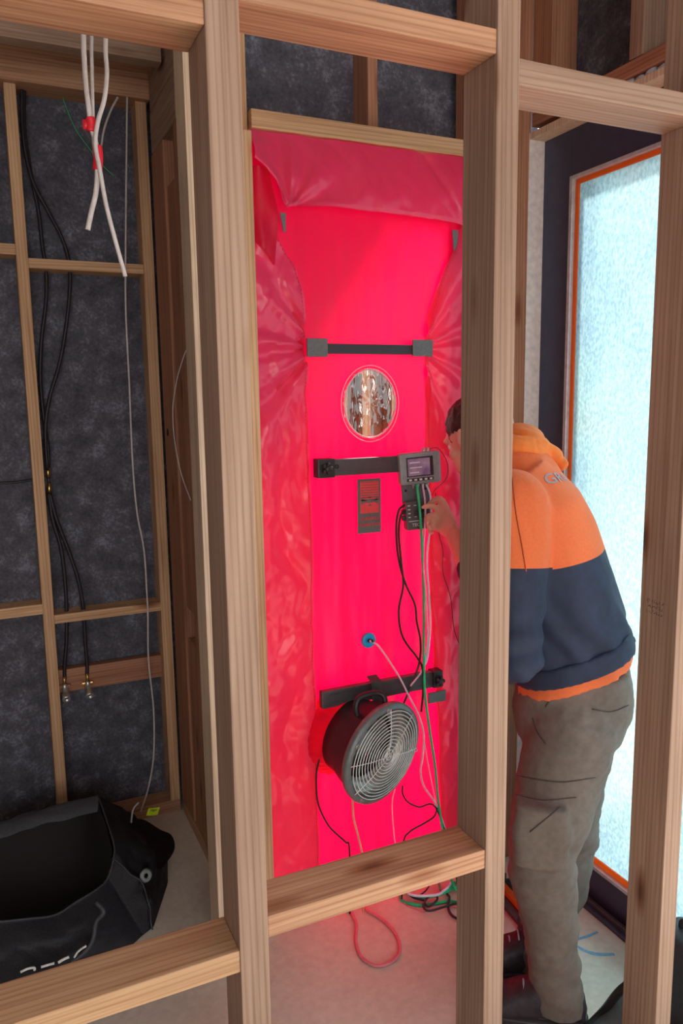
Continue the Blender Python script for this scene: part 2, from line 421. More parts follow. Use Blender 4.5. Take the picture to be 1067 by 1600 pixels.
lumber('bottom_plate', (-1.2, y0, 0), (1.44, y1, .045), M['pine'], wf, 'x'); lumber('top_plate', (-1.2, y0, 2.815), (1.485, y1, 2.858), M['pine'], wf, 'x')
# pencil note on the right-hand stud
bm = bmesh.new(); random.seed(3)
for row in range(3):
    for k in range(7):
        yy = 1.066 + .006*k + random.uniform(-.001, .001); zz = Z(-.412) - .011*row + random.uniform(-.001, .001)
        pts = [Vector((1.1788, yy + random.uniform(-.003, .003), zz + random.uniform(-.004, .004))) for _ in range(4)]
        tube_bm(pts, .00035, 4, 3, bm=bm)
link('pencil_mark', bm, M['pencil'], wf)

# alcove at the back left
wb = empty('wall_back', (.1, 2.77, 0), kind=S)
box('wrap_panel', (-2.3, 2.765, 0), (.64, 2.80, 2.86), M['felt'], wb)
ya, yb = 2.68, 2.765
for a in (.112, -.30, -.75, -1.2, -1.65): lumber('stud', (a, ya, .045), (a+.035, yb, Z(.966)), M['pine_light'], wb)
lumber('stud', (.505, ya, .045), (.541, yb, Z(.966)), M['pine_light'], wb)
lumber('noggin', (.147, ya, Z(.422)), (.505, yb, Z(.453)), M['pine_light'], wb, 'x')
lumber('noggin', (.147, ya, Z(-.744)), (.505, yb, Z(-.713)), M['pine_light'], wb, 'x')
lumber('noggin', (-.265, ya, Z(.46)), (.112, yb, Z(.493)), M['pine_light'], wb, 'x')
lumber('noggin', (-.265, ya, Z(-.705)), (.112, yb, Z(-.67)), M['pine_light'], wb, 'x')
lumber('tap_board', (.147, 2.72, Z(-1.004)), (.505, 2.755, Z(-.922)), M['pine_red'], wb, 'x')
lumber('bottom_plate', (-2.2, ya, 0), (.541, yb, .045), M['pine'], wb, 'x')
lumber('top_plate', (-2.2, 2.655, Z(.966)), (.548, yb, Z(1.10)), M['pine'], wb, 'x')
lumber('beam', (-2.2, 2.40, Z(.982)), (.535, 2.45, Z(1.075)), M['pine_grey'], wb, 'x')
lumber('beam', (-2.2, 2.30, Z(1.20)), (.535, 2.345, Z(1.30)), M['pine'], wb, 'x')
bm = bmesh.new(); random.seed(5)
for k in range(70):
    x = random.choice((random.uniform(.16, .24), random.uniform(.38, .50), random.uniform(-.02, .10))); y = random.uniform(2.685, 2.75)
    zt = Z(-.713) if x > .12 else Z(-.67)
    a = random.uniform(0, PI); r = random.uniform(.003, .007)
    d = Vector((math.cos(a), math.sin(a), 0))*r; e = Vector((-math.sin(a), math.cos(a), .6))*r*.4
    c = Vector((x, y, zt+.003)); vsx = [bm.verts.new(c+q) for q in (-d-e, d-e*.3+Vector((0, 0, .002)), d+e, -d+e*.5)]
    bm.faces.new(vsx)
o = link('shavings', bm, M['shaving'], wb); o['kind'] = 'stuff'

# side wall of the alcove running towards us
ws = empty('wall_side', (.56, 2.3, 0), kind=S)
box('wrap_panel', (.612, 1.95, 0), (.64, 2.765, 2.86), M['felt'], ws)
lumber('stud', (.548, 2.50, .045), (.60, 2.677, Z(.80)), M['pine_red'], ws)
lumber('stud', (.548, 2.295, .045), (.60, 2.352, Z(1.2)), M['pine_red'], ws)
lumber('side_board', (.556, 2.356, .045), (.60, 2.497, Z(-.80)), M['pine_red'], ws)
lumber('side_board', (.556, 2.356, Z(-.690)), (.60, 2.497, Z(.66)), M['pine_red'], ws)
lumber('plate', (.545, 2.30, Z(.80)), (.60, 2.654, Z(.925)), M['pine_grey'], ws, 'y')
lumber('plate', (.546, 2.30, Z(.93)), (.60, 2.652, Z(1.045)), M['pine_grey'], ws, 'y')
lumber('plate', (.545, 2.0, Z(1.05)), (.60, 2.652, Z(1.2)), M['pine'], ws, 'y')
lumber('bottom_plate', (.548, 1.97, 0), (.60, 2.655, .045), M['pine'], ws, 'y')
lathe('drilled_hole', (.5475, 2.622, Z(-.107)), (-1, 0, 0), [(0, 0), (.013, 0), (.013, .0008), (0, .0008)], M['blacker'], ws, 16)

# wall with the door opening
wd = empty('wall_door', (.9, 1.9, 0), kind=S)
lumber('stud', (.461, 1.85, .0), (.500, 1.942, Z(1.30)), M['pine_pale'], wd)
lumber('stud', (.502, 1.87, .0), (.545, 1.965, Z(1.30)), M['pine_red'], wd)
lumber('jamb_stud', (.592, 1.885, .0), (.633, 1.975, Z(.65)), M['pine_light'], wd)
lumber('king_stud', (.560, 1.90, .0), (.590, 1.975, Z(1.30)), M['pine_light'], wd)
lumber('jamb_stud', (.592, 1.925, Z(.66)), (.636, 2.01, Z(1.30)), M['pine_light'], wd)
lumber('lintel_plate', (.640, 1.905, Z(.665)), (1.30, 1.99, Z(.709)), M['pine_light'], wd, 'x')
lumber('cripple_stud', (.982, 1.945, Z(.710)), (1.012, 2.035, Z(1.28)), M['pine_red'], wd)
lumber('stud', (1.288, 1.90, .0), (1.33, 1.99, Z(1.30)), M['pine_red'], wd)
lumber('stud', (1.335, 1.90, .0), (1.385, 1.99, Z(1.30)), M['pine_red'], wd)
lumber('stud', (1.440, 1.905, .0), (1.492, 1.99, Z(1.30)), M['pine_red'], wd)
lumber('stud', (1.388, 1.93, .0), (1.438, 1.99, Z(1.30)), M['pine_red'], wd)
lumber('top_plate', (.45, 1.87, Z(1.30)), (1.60, 2.0, 2.86), M['pine'], wd, 'x')
box('wrap_panel', (.64, 2.036, Z(.67)), (1.62, 2.05, 2.86), M['felt'], wd)
box('wrap_panel', (1.30, 1.992, 0), (1.62, 2.0, Z(.67)), M['felt'], wd)
box('wrap_panel', (.60, 1.985, 0), (.632, 2.05, 2.86), M['felt'], wd)

# window wall on the right
XW = 1.49
box('light_stop_board', (.634, 1.955, 0), (1.287, 1.985, .035), M['pine_red'], wd)  # added board, hidden behind the cloth foot, blocks light leaking underneath
wg = empty('wall_right', (1.55, 1.0, 0), kind=S)
yA, yB, zT = 1.903, -.55, Z(.735)
lumber('lintel_plate', (XW, yB-.3, Z(.768)), (XW+.09, 1.90, Z(.806)), M['pine_red'], wg, 'y')
lumber('cripple_stud', (XW, 1.487, Z(.808)), (XW+.09, 1.530, 2.80), M['pine_grey'], wg)
for y in (.95, .5, 0.0, -.5): lumber('cripple_stud', (XW, y, Z(.808)), (XW+.09, y+.043, 2.80), M['pine_grey'], wg)
lumber('corner_stud', (XW, 1.82, Z(.808)), (XW+.09, 1.903, 2.80), M['pine_red'], wg)
lumber('top_plate', (XW, -.9, 2.80), (XW+.09, 1.86, 2.858), M['pine'], wg, 'y')
box('wrap_panel', (XW+.092, -2.55, Z(.81)), (XW+.11, 2.0, 2.86), M['felt'], wg)
box('wrap_panel', (XW+.092, -2.55, 0), (XW+.11, yB-.15, Z(.81)), M['felt'], wg)
for y in (-.75, -1.3, -1.9): lumber('stud', (XW, y, 0), (XW+.09, y+.045, 2.80), M['pine'], wg)
# packing foam squeezed over the head reveal
bm = bmesh.new()
for k, yy in enumerate((1.56, 1.535, 1.50, 1.465, 1.43)):
    ell_bm((XW+.012, yy, Z(.755)+.004*(k % 2)), (.012, .02, .012), bm, seg=10)
link('packing_foam', bm, M['foam'], wg, True)
bm = bmesh.new(); random.seed(11)
for k in range(34):
    zz = Z(.68) - k*.028
    if 5 < k < 10: continue
    ell_bm((XW-.003, 1.912+random.uniform(-.003, .003), zz), (.006, .005, random.uniform(.010, .017)), bm, seg=8)
link('sealant_foam', bm, M['foam'], wg, True)
# the window: reveal, frame, bead, orange taped edge, film on glass
w1 = empty('window_1', (1.55, 1.2, 0), kind=S)
box('window_reveal', (XW-.004, yA-.0, 0.0), (XW+.052, yA+.018, zT+.018), M['reveal'], w1, .001)
box('window_reveal', (XW-.004, yB, zT), (XW+.052, yA-.001, zT+.018), M['pine_pale'], w1, .001)
FX0, FX1 = 1.5425, 1.60
def frame_bar(a, b): return box('window_frame', a, b, M['winframe'], w1, .002)
frame_bar((FX0, 1.782, 0.0), (FX1, yA+.03, zT+.035))
frame_bar((FX0, yB, Z(.607)), (FX1, 1.7825, zT+.035))
frame_bar((FX0, yB, 0.0), (FX1, 1.781, .118))
frame_bar((FX0, yB, .118), (FX1, yB+.05, Z(.607))); frame_bar((FX0, .86, .118), (FX1, .93, Z(.607)))  # unseen bay past the mullion is added, left unglazed to let daylight in
box('sill_track', (1.505, yB, .0), (1.5405, 1.80, .012), M['winframe'], w1, .002)
box('sill_track', (1.518, yB, .012), (1.530, 1.80, .026), M['alu'], w1, .001)
for a, b in (((1.533, 1.770, .118), (1.548, 1.782, Z(.607))), ((1.533, .935, Z(.597)), (1.548, 1.770, Z(.607))), ((1.533, .935, .1185), (1.548, 1.770, .130))):
    box('glazing_bead', a, b, M['silver_strip'], w1, .001)
for a, b in (((1.545, 1.756, .131), (1.5495, 1.7695, Z(.5965))), ((1.545, .935, Z(.583)), (1.5495, 1.7555, Z(.5965))), ((1.545, .935, .131), (1.5495, 1.7555, .150))):
    box('orange_edge_tape', a, b, M['seal'], w1)
bm = sheet_bm(lambda s, t: Vector((1.552, .925 + s*(1.77-.925), .13 + t*(Z(.597)-.13))), 1, 1)
link('glass_pane', bm, M['glass'], w1)

# outside: the slab and yard beyond door and window, and the garage framing seen through the round window
yard = box('ground', (-8, -6, -.35), (14, 14, -.13), M['brickish']); yard['kind'] = S
ext = empty('wall_garage', (1.4, 3.4, 0), kind=S)
box('floor_slab', (1.661, 2.0, -.12), (3.2, 3.9, -.004), M['floor'], ext)
for k, x in enumerate((1.12, 1.32, 1.50, 1.62, 1.78, 1.95, 2.15, 2.4)):
    lumber('stud', (x, 3.30, 0), (x+.045, 3.39, 2.5), M['pine'], ext)
box('weather_board', (1.35, 3.40, 0), (1.98, 3.43, 2.5), M['pine_red'], ext)
lumber('noggin', (1.165, 3.30, 1.1), (1.78, 3.39, 1.145), M['pine'], ext, 'x')
lumber('bottom_plate', (.9, 3.30, -.004), (2.6, 3.39, .0), M['pine'], ext, 'x')

# ================================================================== the blower door in the opening
YC = 1.935
bd = empty('blower_door', (.96, YC, 0), 'red nylon blower door cloth panel stretched across the timber doorway', 'door panel')
xL, xR, zB, zTt = .634, 1.286, .0005, Z(.66)
wc = Vector((.973, YC, Z(-.017)))                      # round window
def panel_y(x, z):
    y = YC + .006*nz(x*3, z*1.5, 1) + .0035*nz(x*26, z*2.2, 3) + .0015*nz(x*60, z*8, 5)
    for (fx, fz, w) in ((.91, Z(-.9), .22),): y += .004*math.sin((x-fx)*55)*math.exp(-((z-fz)/w)**2)
    return y
bm = bmesh.new(); nu, nv = 84, 250; grid = {}
def inwin(x, z): return ((x-wc.x)/.079)**2 + ((z-wc.z)/.093)**2 < 1
for j in range(nv+1):
    for i in range(nu+1):
        x = xL+(xR-xL)*i/nu; z = zB+(zTt-zB)*j/nv; grid[i, j] = bm.verts.new((x, panel_y(x, z), z))
for j in range(nv):
    for i in range(nu):
        x = xL+(xR-xL)*(i+.5)/nu; z = zB+(zTt-zB)*(j+.5)/nv
        if inwin(x, z): continue
        bm.faces.new((grid[i, j], grid[i+1, j], grid[i+1, j+1], grid[i, j+1]))
bmesh.ops.delete(bm, geom=[v for v in bm.verts if not v.link_faces], context='VERTS')
link('cloth_panel', bm, M['cloth'], bd, True)
# clear round window
n_, m_ = 48, 12
bm = bmesh.new(); c0 = bm.verts.new((wc.x, YC-.004, wc.z)); rings = []
for k in range(1, m_+1):
    rr = k/m_; rings.append([bm.verts.new((wc.x+.0845*rr*math.cos(2*PI*j/n_), YC-.004+.004*nz(j*.4, rr*3, 2)*math.sin(rr*PI), wc.z+.0985*rr*math.sin(2*PI*j/n_))) for j in range(n_)])
for j in range(n_): bm.faces.new((c0, rings[0][j], rings[0][(j+1) % n_]))
for a, b in zip(rings, rings[1:]):
    for j in range(n_): bm.faces.new((a[j], b[j], b[(j+1) % n_], a[(j+1) % n_]))
rw = link('round_window', bm, M['vinyl'], bd, True)
def ring_pts(a, b, off): return [(wc.x+a*math.cos(2*PI*j/40), YC-off, wc.z+b*math.sin(2*PI*j/40)) for j in range(40)]
tube('inner_piping', ring_pts(.0805, .095, .006), .0022, M['white_thread'], rw, 6, 1, True)
tube('outer_piping', ring_pts(.0905, .106, .006), .0014, M['white_thread'], rw, 6, 1, True)
bm = bmesh.new()
for j in range(64):
    a = 2*PI*j/64; p = Vector((wc.x+.086*math.cos(a), YC-.007, wc.z+.101*math.sin(a))); t = Vector((-math.sin(a), 0, math.cos(a)))*.0022
    tube_bm([p-t, p+t], .0006, 4, 1, bm=bm, spline=False)
o = link('stitching', bm, M['thread'], rw); o['kind'] = 'stuff'

SL = Vector((.795, 0, Z(.134))); SR = Vector((1.150, 0, Z(.137)))      # where webbing gathers the side cloth
def interp(tab, z):
    if z <= tab[0][0]: return tab[0][1]
    for (a, b), (c, d) in zip(tab, tab[1:]):
        if z <= c: return b+(d-b)*(z-a)/(c-a)
    return tab[-1][1]
def sm(t): t = max(0, min(1, t)); return t*t*(3-2*t)
# inner edges of the side flaps, read off at several heights (height above floor, x)
LE = [(.0, .790), (.7, .787), (Z(-.18), .786), (Z(.10), .783), (Z(.134), .778), (Z(.20), .782), (Z(.28), .775), (Z(.34), .755), (Z(.40), .715), (Z(.45), .66), (Z(.48), .640)]
RE = [(.0, 1.225), (.2, 1.214), (.7, 1.180), (Z(-.4), 1.168), (Z(-.15), 1.160), (Z(.10), 1.153), (Z(.14), 1.150), (Z(.22), 1.158), (Z(.34), 1.20), (Z(.42), 1.245), (Z(.50), 1.268), (Z(.58), 1.27)]
def flap_y(x, z, Sx, side, e):
    dx = (x-Sx.x)*side; dz = z-Sx.z; r = math.hypot(dx, dz)+.02
    ang = math.atan2(dz, abs(dx)+.02)
    fold = math.sin(ang*11+1.3+side)*math.exp(-r/.55)*min(1, r/.08) + .6*math.sin(ang*19)*math.exp(-r/.3)*min(1, r/.06)
    crum = nz(x*9+4*side, z*7, 7) + .55*nz(x*22, z*17, 9) + .25*nz(x*45, z*40, 4)
    rid = abs(nz(x*7+3, z*4.5+side, 12)); rid2 = abs(nz(x*13-3, z*9+side, 15))
    t = abs(x-e)/.15
    out = .030*min(1, t*2.5) if t > 0 else 0
    return YC - .010 - out*.45 - .010*fold - .008*crum - .020*(rid-.25) - .014*(rid2-.2)
def flap_L(s, t):
    z = .004 + t*(Z(.475)-.004); e = interp(LE, z); x = .6345 + (e-.6345)*s; y = flap_y(x, z, SL, -1, e)
    y = y*(1-sm((s-.93)/.07)*.0) ; 
    if s > .97: y += .004
    return Vector((x, y, z))
def flap_R(s, t):
    z = .004 + t*(Z(.575)-.004); e = interp(RE, z); x = 1.2855 + (e-1.2855)*s; y = flap_y(x, z, SR, 1, e)
    if s > .97: y += .004
    return Vector((x, y, z))
link('side_flap', sheet_bm(flap_L, 44, 300), M['cloth_flap'], bd, True)
link('side_flap', sheet_bm(flap_R, 40, 300), M['cloth_flap'], bd, True)
def flap_T(s, t):
    x = .6345 + s*(1.2855-.6345); zt = Z(.660)
    zb = interp([(.634, Z(.585)), (.665, Z(.565)), (.690, Z(.535)), (.703, Z(.50)), (.712, Z(.475)), (.74, Z(.482)), (.85, Z(.488)), (1.0, Z(.487)), (1.15, Z(.483)), (1.24, Z(.476)), (1.286, Z(.46))], x)
    z = zt + (zb-zt)*t
    dx = x-.725; dz = z-Z(.475); r = math.hypot(dx, dz)+.02; ang = math.atan2(dz, dx)
    y = 1.905 - .028*math.sin(t*PI*.62) - .010*math.sin(ang*9+.8)*math.exp(-r/.22)*min(1, r/.05)
    y -= .008*nz(x*11, z*9, 21) + .010*abs(nz(x*9+z*9, z*5, 23)) + .004*nz(x*32, z*22, 5)
    dd = (x-1.20)-(z-Z(.55))*-.6; y += .006*math.exp(-(dd/.012)**2)
    if t > .96: y += .003
    return Vector((x, y, z))
link('top_flap', sheet_bm(flap_T, 120, 44), M['cloth_flap'], bd, True)
# loose gusset in the upper left corner
def gus(s, t):
    z = Z(.575) + t*(Z(.40)-Z(.575)); x = .6345 + s*interp([(0, .05), (.5, .075), (1, .06)], t)
    return Vector((x, 1.915 - .018*math.sin(s*PI) + .006*nz(x*20, z*14, 2), z - .06*s*t))
link('corner_gusset', sheet_bm(gus, 16, 26), M['cloth'], bd, True)
# stitched seams
for tab, zt in ((LE, Z(.46)), (RE, Z(.55))):
    bm = bmesh.new(); sgn = 1 if tab is RE else -1; z = .03
    while z < zt:
        x = interp(tab, z)+sgn*.008; q = flap_y(x, z, SR if sgn > 0 else SL, sgn, x-sgn*.008)-.0016
        tube_bm([(x, q, z), (x, q, z+.0055)], .0008, 4, 1, bm=bm, spline=False); z += .010
    o = link('seam_stitching', bm, M['thread'], bd); o['kind'] = 'stuff'
# webbing strap with its two hook pads
def pad(c, w, h, mat, name='strap_pad', th=.006, rot=0):
    bm = box_bm((-w/2, -th/2, -h/2), (w/2, th/2, h/2), .0018)
    R = Matrix.Rotation(rot, 3, 'Y')
    for v in bm.verts: v.co = R @ v.co + Vector(c)
    return link(name, bm, mat, bd)
st = pad((.966, 1.916, Z(.132)), .315, .027, M['velcro'], 'webbing_strap', .004)
pad((.806, 1.909, Z(.134)), .060, .048, M['strap']); pad((1.130, 1.909, Z(.137)), .066, .046, M['strap'])
pad((1.175, 1.896, Z(-.905)), .062, .034, M['strap'], 'lower_strap_pad')
pad((.808, 1.906, Z(-.905)), .034, .028, M['strap'], 'lower_strap_pad', rot=.6)
bm = bmesh.new()
for (x0, zt, zb, w) in ((.722, Z(.472), Z(.425), .016), (1.243, Z(.468), Z(.37), .020)):
    a = [bm.verts.new(p) for p in ((x0-w/2, 1.921, zt), (x0+w/2, 1.921, zt), (x0+w*.35, 1.921, zb), (x0, 1.921, zb))]
    b = [bm.verts.new(v.co+Vector((0, -.003, 0))) for v in a]
    bm.faces.new(a); bm.faces.new(b[::-1])
    for i in range(4): bm.faces.new((a[i], a[(i+1) % 4], b[(i+1) % 4], b[i]))
link('corner_tabs', bm, M['strap'], bd)
# two telescopic crossbars
def crossbar(x0, x1, z, h, dz=0):
    bm = box_bm((x0, 1.884, z-h/2), (x1, 1.906, z+h/2), .0025)
    for k in (-1, 1): box_bm((x0+.02, 1.8825, z+k*h*.26-.0015), (x1-.002, 1.8845, z+k*h*.26+.0015), 0, bm)
    for v in bm.verts: v.co.z += dz*(v.co.x-(x0+x1)/2)
    o = link('crossbar', bm, M['alu'], bd); return o
cb = crossbar(.800, 1.155, Z(-.187), .046)
bm = box_bm((.788, 1.876, Z(-.187)-.026), (.838, 1.912, Z(-.187)+.026), .003); link('end_clamp', bm, M['black'], cb)
def knob(c, parent):
    bm = bmesh.new(); c = Vector(c)
    lathe_bm(c, (0, -1, 0), [(0, 0), (.009, 0), (.009, .012), (.006, .016), (0, .016)], 16, bm)
    for k in range(5):
        a = 2*PI*k/5; d = Vector((math.cos(a), 0, math.sin(a))); ell_bm(c+d*.011+Vector((0, -.008, 0)), (.006, .006, .006), bm, seg=8)
    bmesh.ops.recalc_face_normals(bm, faces=bm.faces); link('clamp_knob', bm, M['black'], parent, True)
knob((.812, 1.876, Z(-.187)), cb)
lathe('cam_bolt', (.846, 1.884, Z(-.184)), (0, -1, 0), [(0, 0), (.006, 0), (.006, .003), (0, .003)], M['black'], cb, 12)
cb2 = crossbar(.790, 1.175, Z(-.843), .050)
bm = box_bm((1.150, 1.874, Z(-.843)-.024), (1.182, 1.910, Z(-.843)+.028), .003); link('end_clamp', bm, M['black'], cb2)
knob((1.168, 1.874, Z(-.845)), cb2)
# sewn badge with lettering
lb = pad((.9625, 1.921, Z(-.305)), .074, .156, M['strap'], 'sewn_label', .003)
lx, lz = .9625, Z(-.305)
box('label_field', (lx-.029, 1.9185, lz-.020), (lx+.029, 1.9196, lz+.071), M['badge_red'], lb)
bm = bmesh.new(); zz = lz+.069
for k, w in enumerate((.0010, .0011, .0013, .0015, .0018, .0022, .0026, .0030)):
    box_bm((lx-.027, 1.9168, zz-w), (lx+.027, 1.9184, zz), 0, bm); zz -= w+(.0068-k*.00045)
for k in (-1, 1):
    a = [bm.verts.new(p) for p in ((lx+k*.027, 1.9168, lz+.024), (lx+k*.027, 1.9168, lz+.006), (lx+k*.006, 1.9168, lz+.015))]; bm.faces.new(a)
box_bm((lx-.010, 1.9166, lz+.010), (lx+.010, 1.9184, lz+.019), 0, bm)
a = [bm.verts.new(p) for p in ((lx-.006, 1.9168, lz+.027), (lx+.006, 1.9168, lz+.027), (lx, 1.9168, lz+.021))]; bm.faces.new(a)
a = [bm.verts.new(p) for p in ((lx-.006, 1.9168, lz+.001), (lx+.006, 1.9168, lz+.001), (lx, 1.9168, lz+.007))]; bm.faces.new(a)
link('label_graphic', bm, M['strap'], lb)
lettering('lettering', 'MINNEAPOLIS', .0125, (lx, 1.918, lz-.036), (1, 0, 0), (0, 0, 1), M['badge_red'], lb, sx=.72)
lettering('lettering', 'BLOWER DOOR', .0125, (lx, 1.918, lz-.054), (1, 0, 0), (0, 0, 1), M['badge_red'], lb, sx=.70)
# blue pressure tap
pt = Vector((.959, YC-.004, Z(-.703)))
po = lathe('pressure_tap', pt, (.0, -1, 0), [(0, .006), (.005, .006), (.006, .010), (.0205, .009), (.0225, .007), (.0225, 0), (0, 0)], M['blueport'], bd, 28)
lathe('tap_nipple', pt+Vector((0, -.006, 0)), (.2, -1, .1), [(0, .020), (.0035, .020), (.0042, .014), (.005, .012), (.005, 0), (0, 0)], M['black'], po, 12)
# elastic collar gathered round the fan
FN = Vector((.33, -.93, -.12)).normalized(); FC = P(600, 1178, y=1.775)
def collar(s, t):
    a = 2*PI*s; u, v, n = frame_of(FN); pl = 1+.012*t*math.sin(a*30)
    c = FC - FN*(.132) ; inner = c+(u*math.cos(a)+v*math.sin(a))*.108*(1+.004*math.sin(a*30))
    ctr = Vector((c.x-.02, YC-.004, c.z)); outer = ctr+Vector((math.cos(a+.2)*-.175*pl, 0, math.sin(a+.2)*.175*pl)) if False else None
    d = (inner-c); o2 = Vector((ctr.x+d.x*1.22*pl, YC-.001, ctr.z+d.z*1.22*pl))
    q = inner.lerp(o2, t); q.y = max(1.0, min(q.y, YC-.002)) + .004*math.sin(a*30)*(t*(1-t)*4)
    return q
link('elastic_collar', sheet_bm(collar, 240, 8), M['cloth'], bd, True)

# ================================================================== duct fan hanging from the lower crossbar
fan = empty('duct_fan', FC, 'round black duct fan with silver wire guard hanging at the bottom of the red cloth', 'fan')
R = .149
lathe('front_ring', FC, FN, [(R*.855, -.012), (R*.86, .000), (R*.90, .004), (R*.985, .001), (R, -.006), (R*.99, -.018), (R*.93, -.024), (R*.855, -.020)], M['flange'], fan, 64, True, True)
hs = lathe('housing', FC, FN, [(R*.93, -.02), (R*.89, -.03), (R*.84, -.07), (R*.76, -.10), (R*.74, -.135), (R*.70, -.135), (R*.72, -.10), (R*.86, -.02)], M['black'], fan, 56, True, True)
lathe('inlet_cone', FC, FN, [(R*.85, -.016), (R*.80, -.040), (R*.70, -.058), (R*.66, -.062), (R*.66, -.066), (R*.84, -.03)], M['steel'], fan, 48, True, True)
lathe('rear_plate', FC, FN, [(0, -.120), (R*.70, -.120), (R*.70, -.124), (0, -.124)], M['metal'], fan, 40)
lathe('motor', FC, FN, [(0, -.070), (.030, -.072), (.042, -.080), (.044, -.118), (0, -.118)], M['gauge'], fan, 28)
u, v, n = frame_of(FN)
for k in range(7):
    a = 2*PI*k/7; bm = bmesh.new()
    def bl(s, t, a=a):
        r = .040+s*.060; th = a + (t-.5)*.75 + s*.25
        return FC + (u*math.cos(th)+v*math.sin(th))*r - FN*(.085+.022*(t-.5)*2)
    b = sheet_bm(bl, 5, 5); bmesh.ops.solidify(b, geom=b.faces[:], thickness=.0015); link('blade', b, M['gauge'], fan, True)
bm = bmesh.new()
for k in range(1, 14):
    rr = R*.88*k/13.2; tube_bm([FC+FN*(.008+.010*(1-(k/13)**2))+(u*math.cos(2*PI*j/48)+v*math.sin(2*PI*j/48))*rr for j in range(48)], .0015, 5, 1, True, bm)
g = link('wire_guard', bm, M['metal'], fan, True)
# spokes: screen-up is mostly world z here
uz = (Vector((0, 0, 1))-n*n.z).normalized(); ux = uz.cross(n).normalized()
if ux.x < 0: ux = -ux
for ang in (88, 4+180-10, -12, 130+85, 42): 
    a = math.radians(ang); d = ux*math.cos(a)+uz*math.sin(a)
    tube('guard_spoke', [FC+FN*.019, FC+FN*.016+d*R*.5, FC+FN*.006+d*R*.93], .0013, M['metal'], g, 5, 3)
for ang in (92, -14, 232, 150):
    a = math.radians(ang); d = ux*math.cos(a)+uz*math.sin(a); c = FC+d*R*.915+FN*.002
    bm = lathe_bm(c, FN, [(0, .010), (.003, .010), (.0032, .004), (.0065, .004), (.0065, 0), (0, 0)], 6); bmesh.ops.recalc_face_normals(bm, faces=bm.faces)
    link('guard_bolt', bm, M['steel'], fan)
bk = FC-FN*.09
hp = [P(559, 1122, y=1.80), P(556, 1104, y=1.805), P(561, 1091, y=1.81), P(575, 1085, y=1.81), P(592, 1083, y=1.81), P(601, 1092, y=1.80), P(600, 1112, y=1.79)]
tube('handle', hp, .0085, M['black'], fan, 10, 6)
for q in (hp[0], hp[-1]): lathe('handle_bolt', q+Vector((.012, -.010, -.004)), (-.2, -1, .3), [(0, .005), (.006, .005), (.007, 0), (0, 0)], M['steel'], fan, 10)
plug = tube('cable_gland', [P(534, 1157, y=1.86), P(524, 1158, y=1.85), P(515, 1160, y=1.85)], .006, M['black'], fan, 10, 3)
# webbing loop that hangs the fan from the crossbar
def loopf(s, t):
    x = P(588, 1075, y=1.88).x + (s-.5)*.034
    prof = catmull([(0, 1.912, Z(-.805)), (0, 1.895, Z(-.811)), (0, 1.879, Z(-.815)), (0, 1.876, Z(-.845)), (0, 1.874, Z(-.875)), (0, 1.862, Z(-.898)), (0, 1.846, Z(-.915))], 5)
    q = prof[min(len(prof)-1, int(round(t*(len(prof)-1))))]; return Vector((x-.006*max(0, t-.6), q.y, q.z))
b = sheet_bm(loopf, 3, 30); bmesh.ops.solidify(b, geom=b.faces[:], thickness=.0025)
tag(link('webbing_loop', b, M['strap'], None, True), 'grey webbing loop over the lower crossbar above the round fan', 'strap')

# ================================================================== gauge and speed controller
gp = P(655, 731, y=1.862); ga = Matrix.Rotation(math.radians(-4), 3, 'Y') @ Matrix.Rotation(math.radians(-14), 3, 'Z')
gauge = empty('pressure_gauge', gp, 'grey handheld pressure gauge with rectangular screen clamped at the right of the middle bar', 'gauge')
def gbox(name, x0, x1, y0_, y1_, z0, z1, mat, bev=.002, par=None, c=gp, rt=ga):
    bm = box_bm((x0, y0_, z0), (x1, y1_, z1), bev)
    for vv in bm.verts: vv.co = rt @ vv.co + c
    return link(name, bm, mat, par or gauge)
gbox('case', -.061, .061, -.014, .022, -.045, .045, M['gauge'], .009)
bz = gbox('screen_bezel', -.041, .037, -.0155, -.013, -.022, .033, M['screen_bezel'], .001)
sc = gbox('screen', -.037, .027, -.0165, -.0150, -.019, .029, M['screen'], .0005)
for k, (zz, w) in enumerate(((.018, .030), (.004, .036), (-.010, .026))):
    gbox('screen_text', -.032, -.032+w, -.0170, -.0164, zz-.0015, zz+.0015, M['gauge_light'], 0, sc)
gbox('button_strip', -.042, .036, -.0152, -.0135, -.035, -.026, M['screen_bezel'], .001)
for k in range(5): gbox('button', -.036+k*.015, -.028+k*.015, -.0172, -.0150, -.0335, -.0280, M['gauge_light'], .001)
for k in range(2):
    c = gp + ga @ Vector((.016+k*.012, .004, .045)); lathe('top_socket', c, (0, 0, 1), [(.0045, 0), (.0045, .010), (.0030, .010), (.0030, .006), (0, .006)], M['steel'], gauge, 12)
for k in range(4):
    c = gp + ga @ Vector((-.022+k*.014, -.004, -.045)); lathe('hose_port', c, (0, 0, -1), [(.0042, 0), (.0042, .004), (.0028, .005), (.0028, .011), (0, .011)], M['steel'], gauge, 10)
br = gbox('bracket', -.054, .028, .006, .012, -.098, -.040, M['ctrl'], .001)
for k in (-.042, .016): 
    c = gp + ga @ Vector((k, .0058, -.062)); lathe('bracket_hole', c, ga @ Vector((0, -1, 0)), [(0, 0), (.0035, 0), (.0035, .0006), (0, .0006)], M['blacker'], br, 10)
cp = P(651, 803, y=1.868)
ctrl = empty('speed_controller', cp, 'dark grey fan speed controller box with round knob under the pressure gauge', 'controller')
cbx = lambda name, a, b, c_, d, e, f, mat, bev=.001, par=None: gbox(name, a, b, c_, d, e, f, mat, bev, par or ctrl, cp, ga)
cbx('box', -.036, .036, -.020, .020, -.042, .040, M['ctrl'], .003)
cbx('front_plate', -.0335, .0335, -.0215, -.0195, -.0395, .0375, M['alu'], .0008)
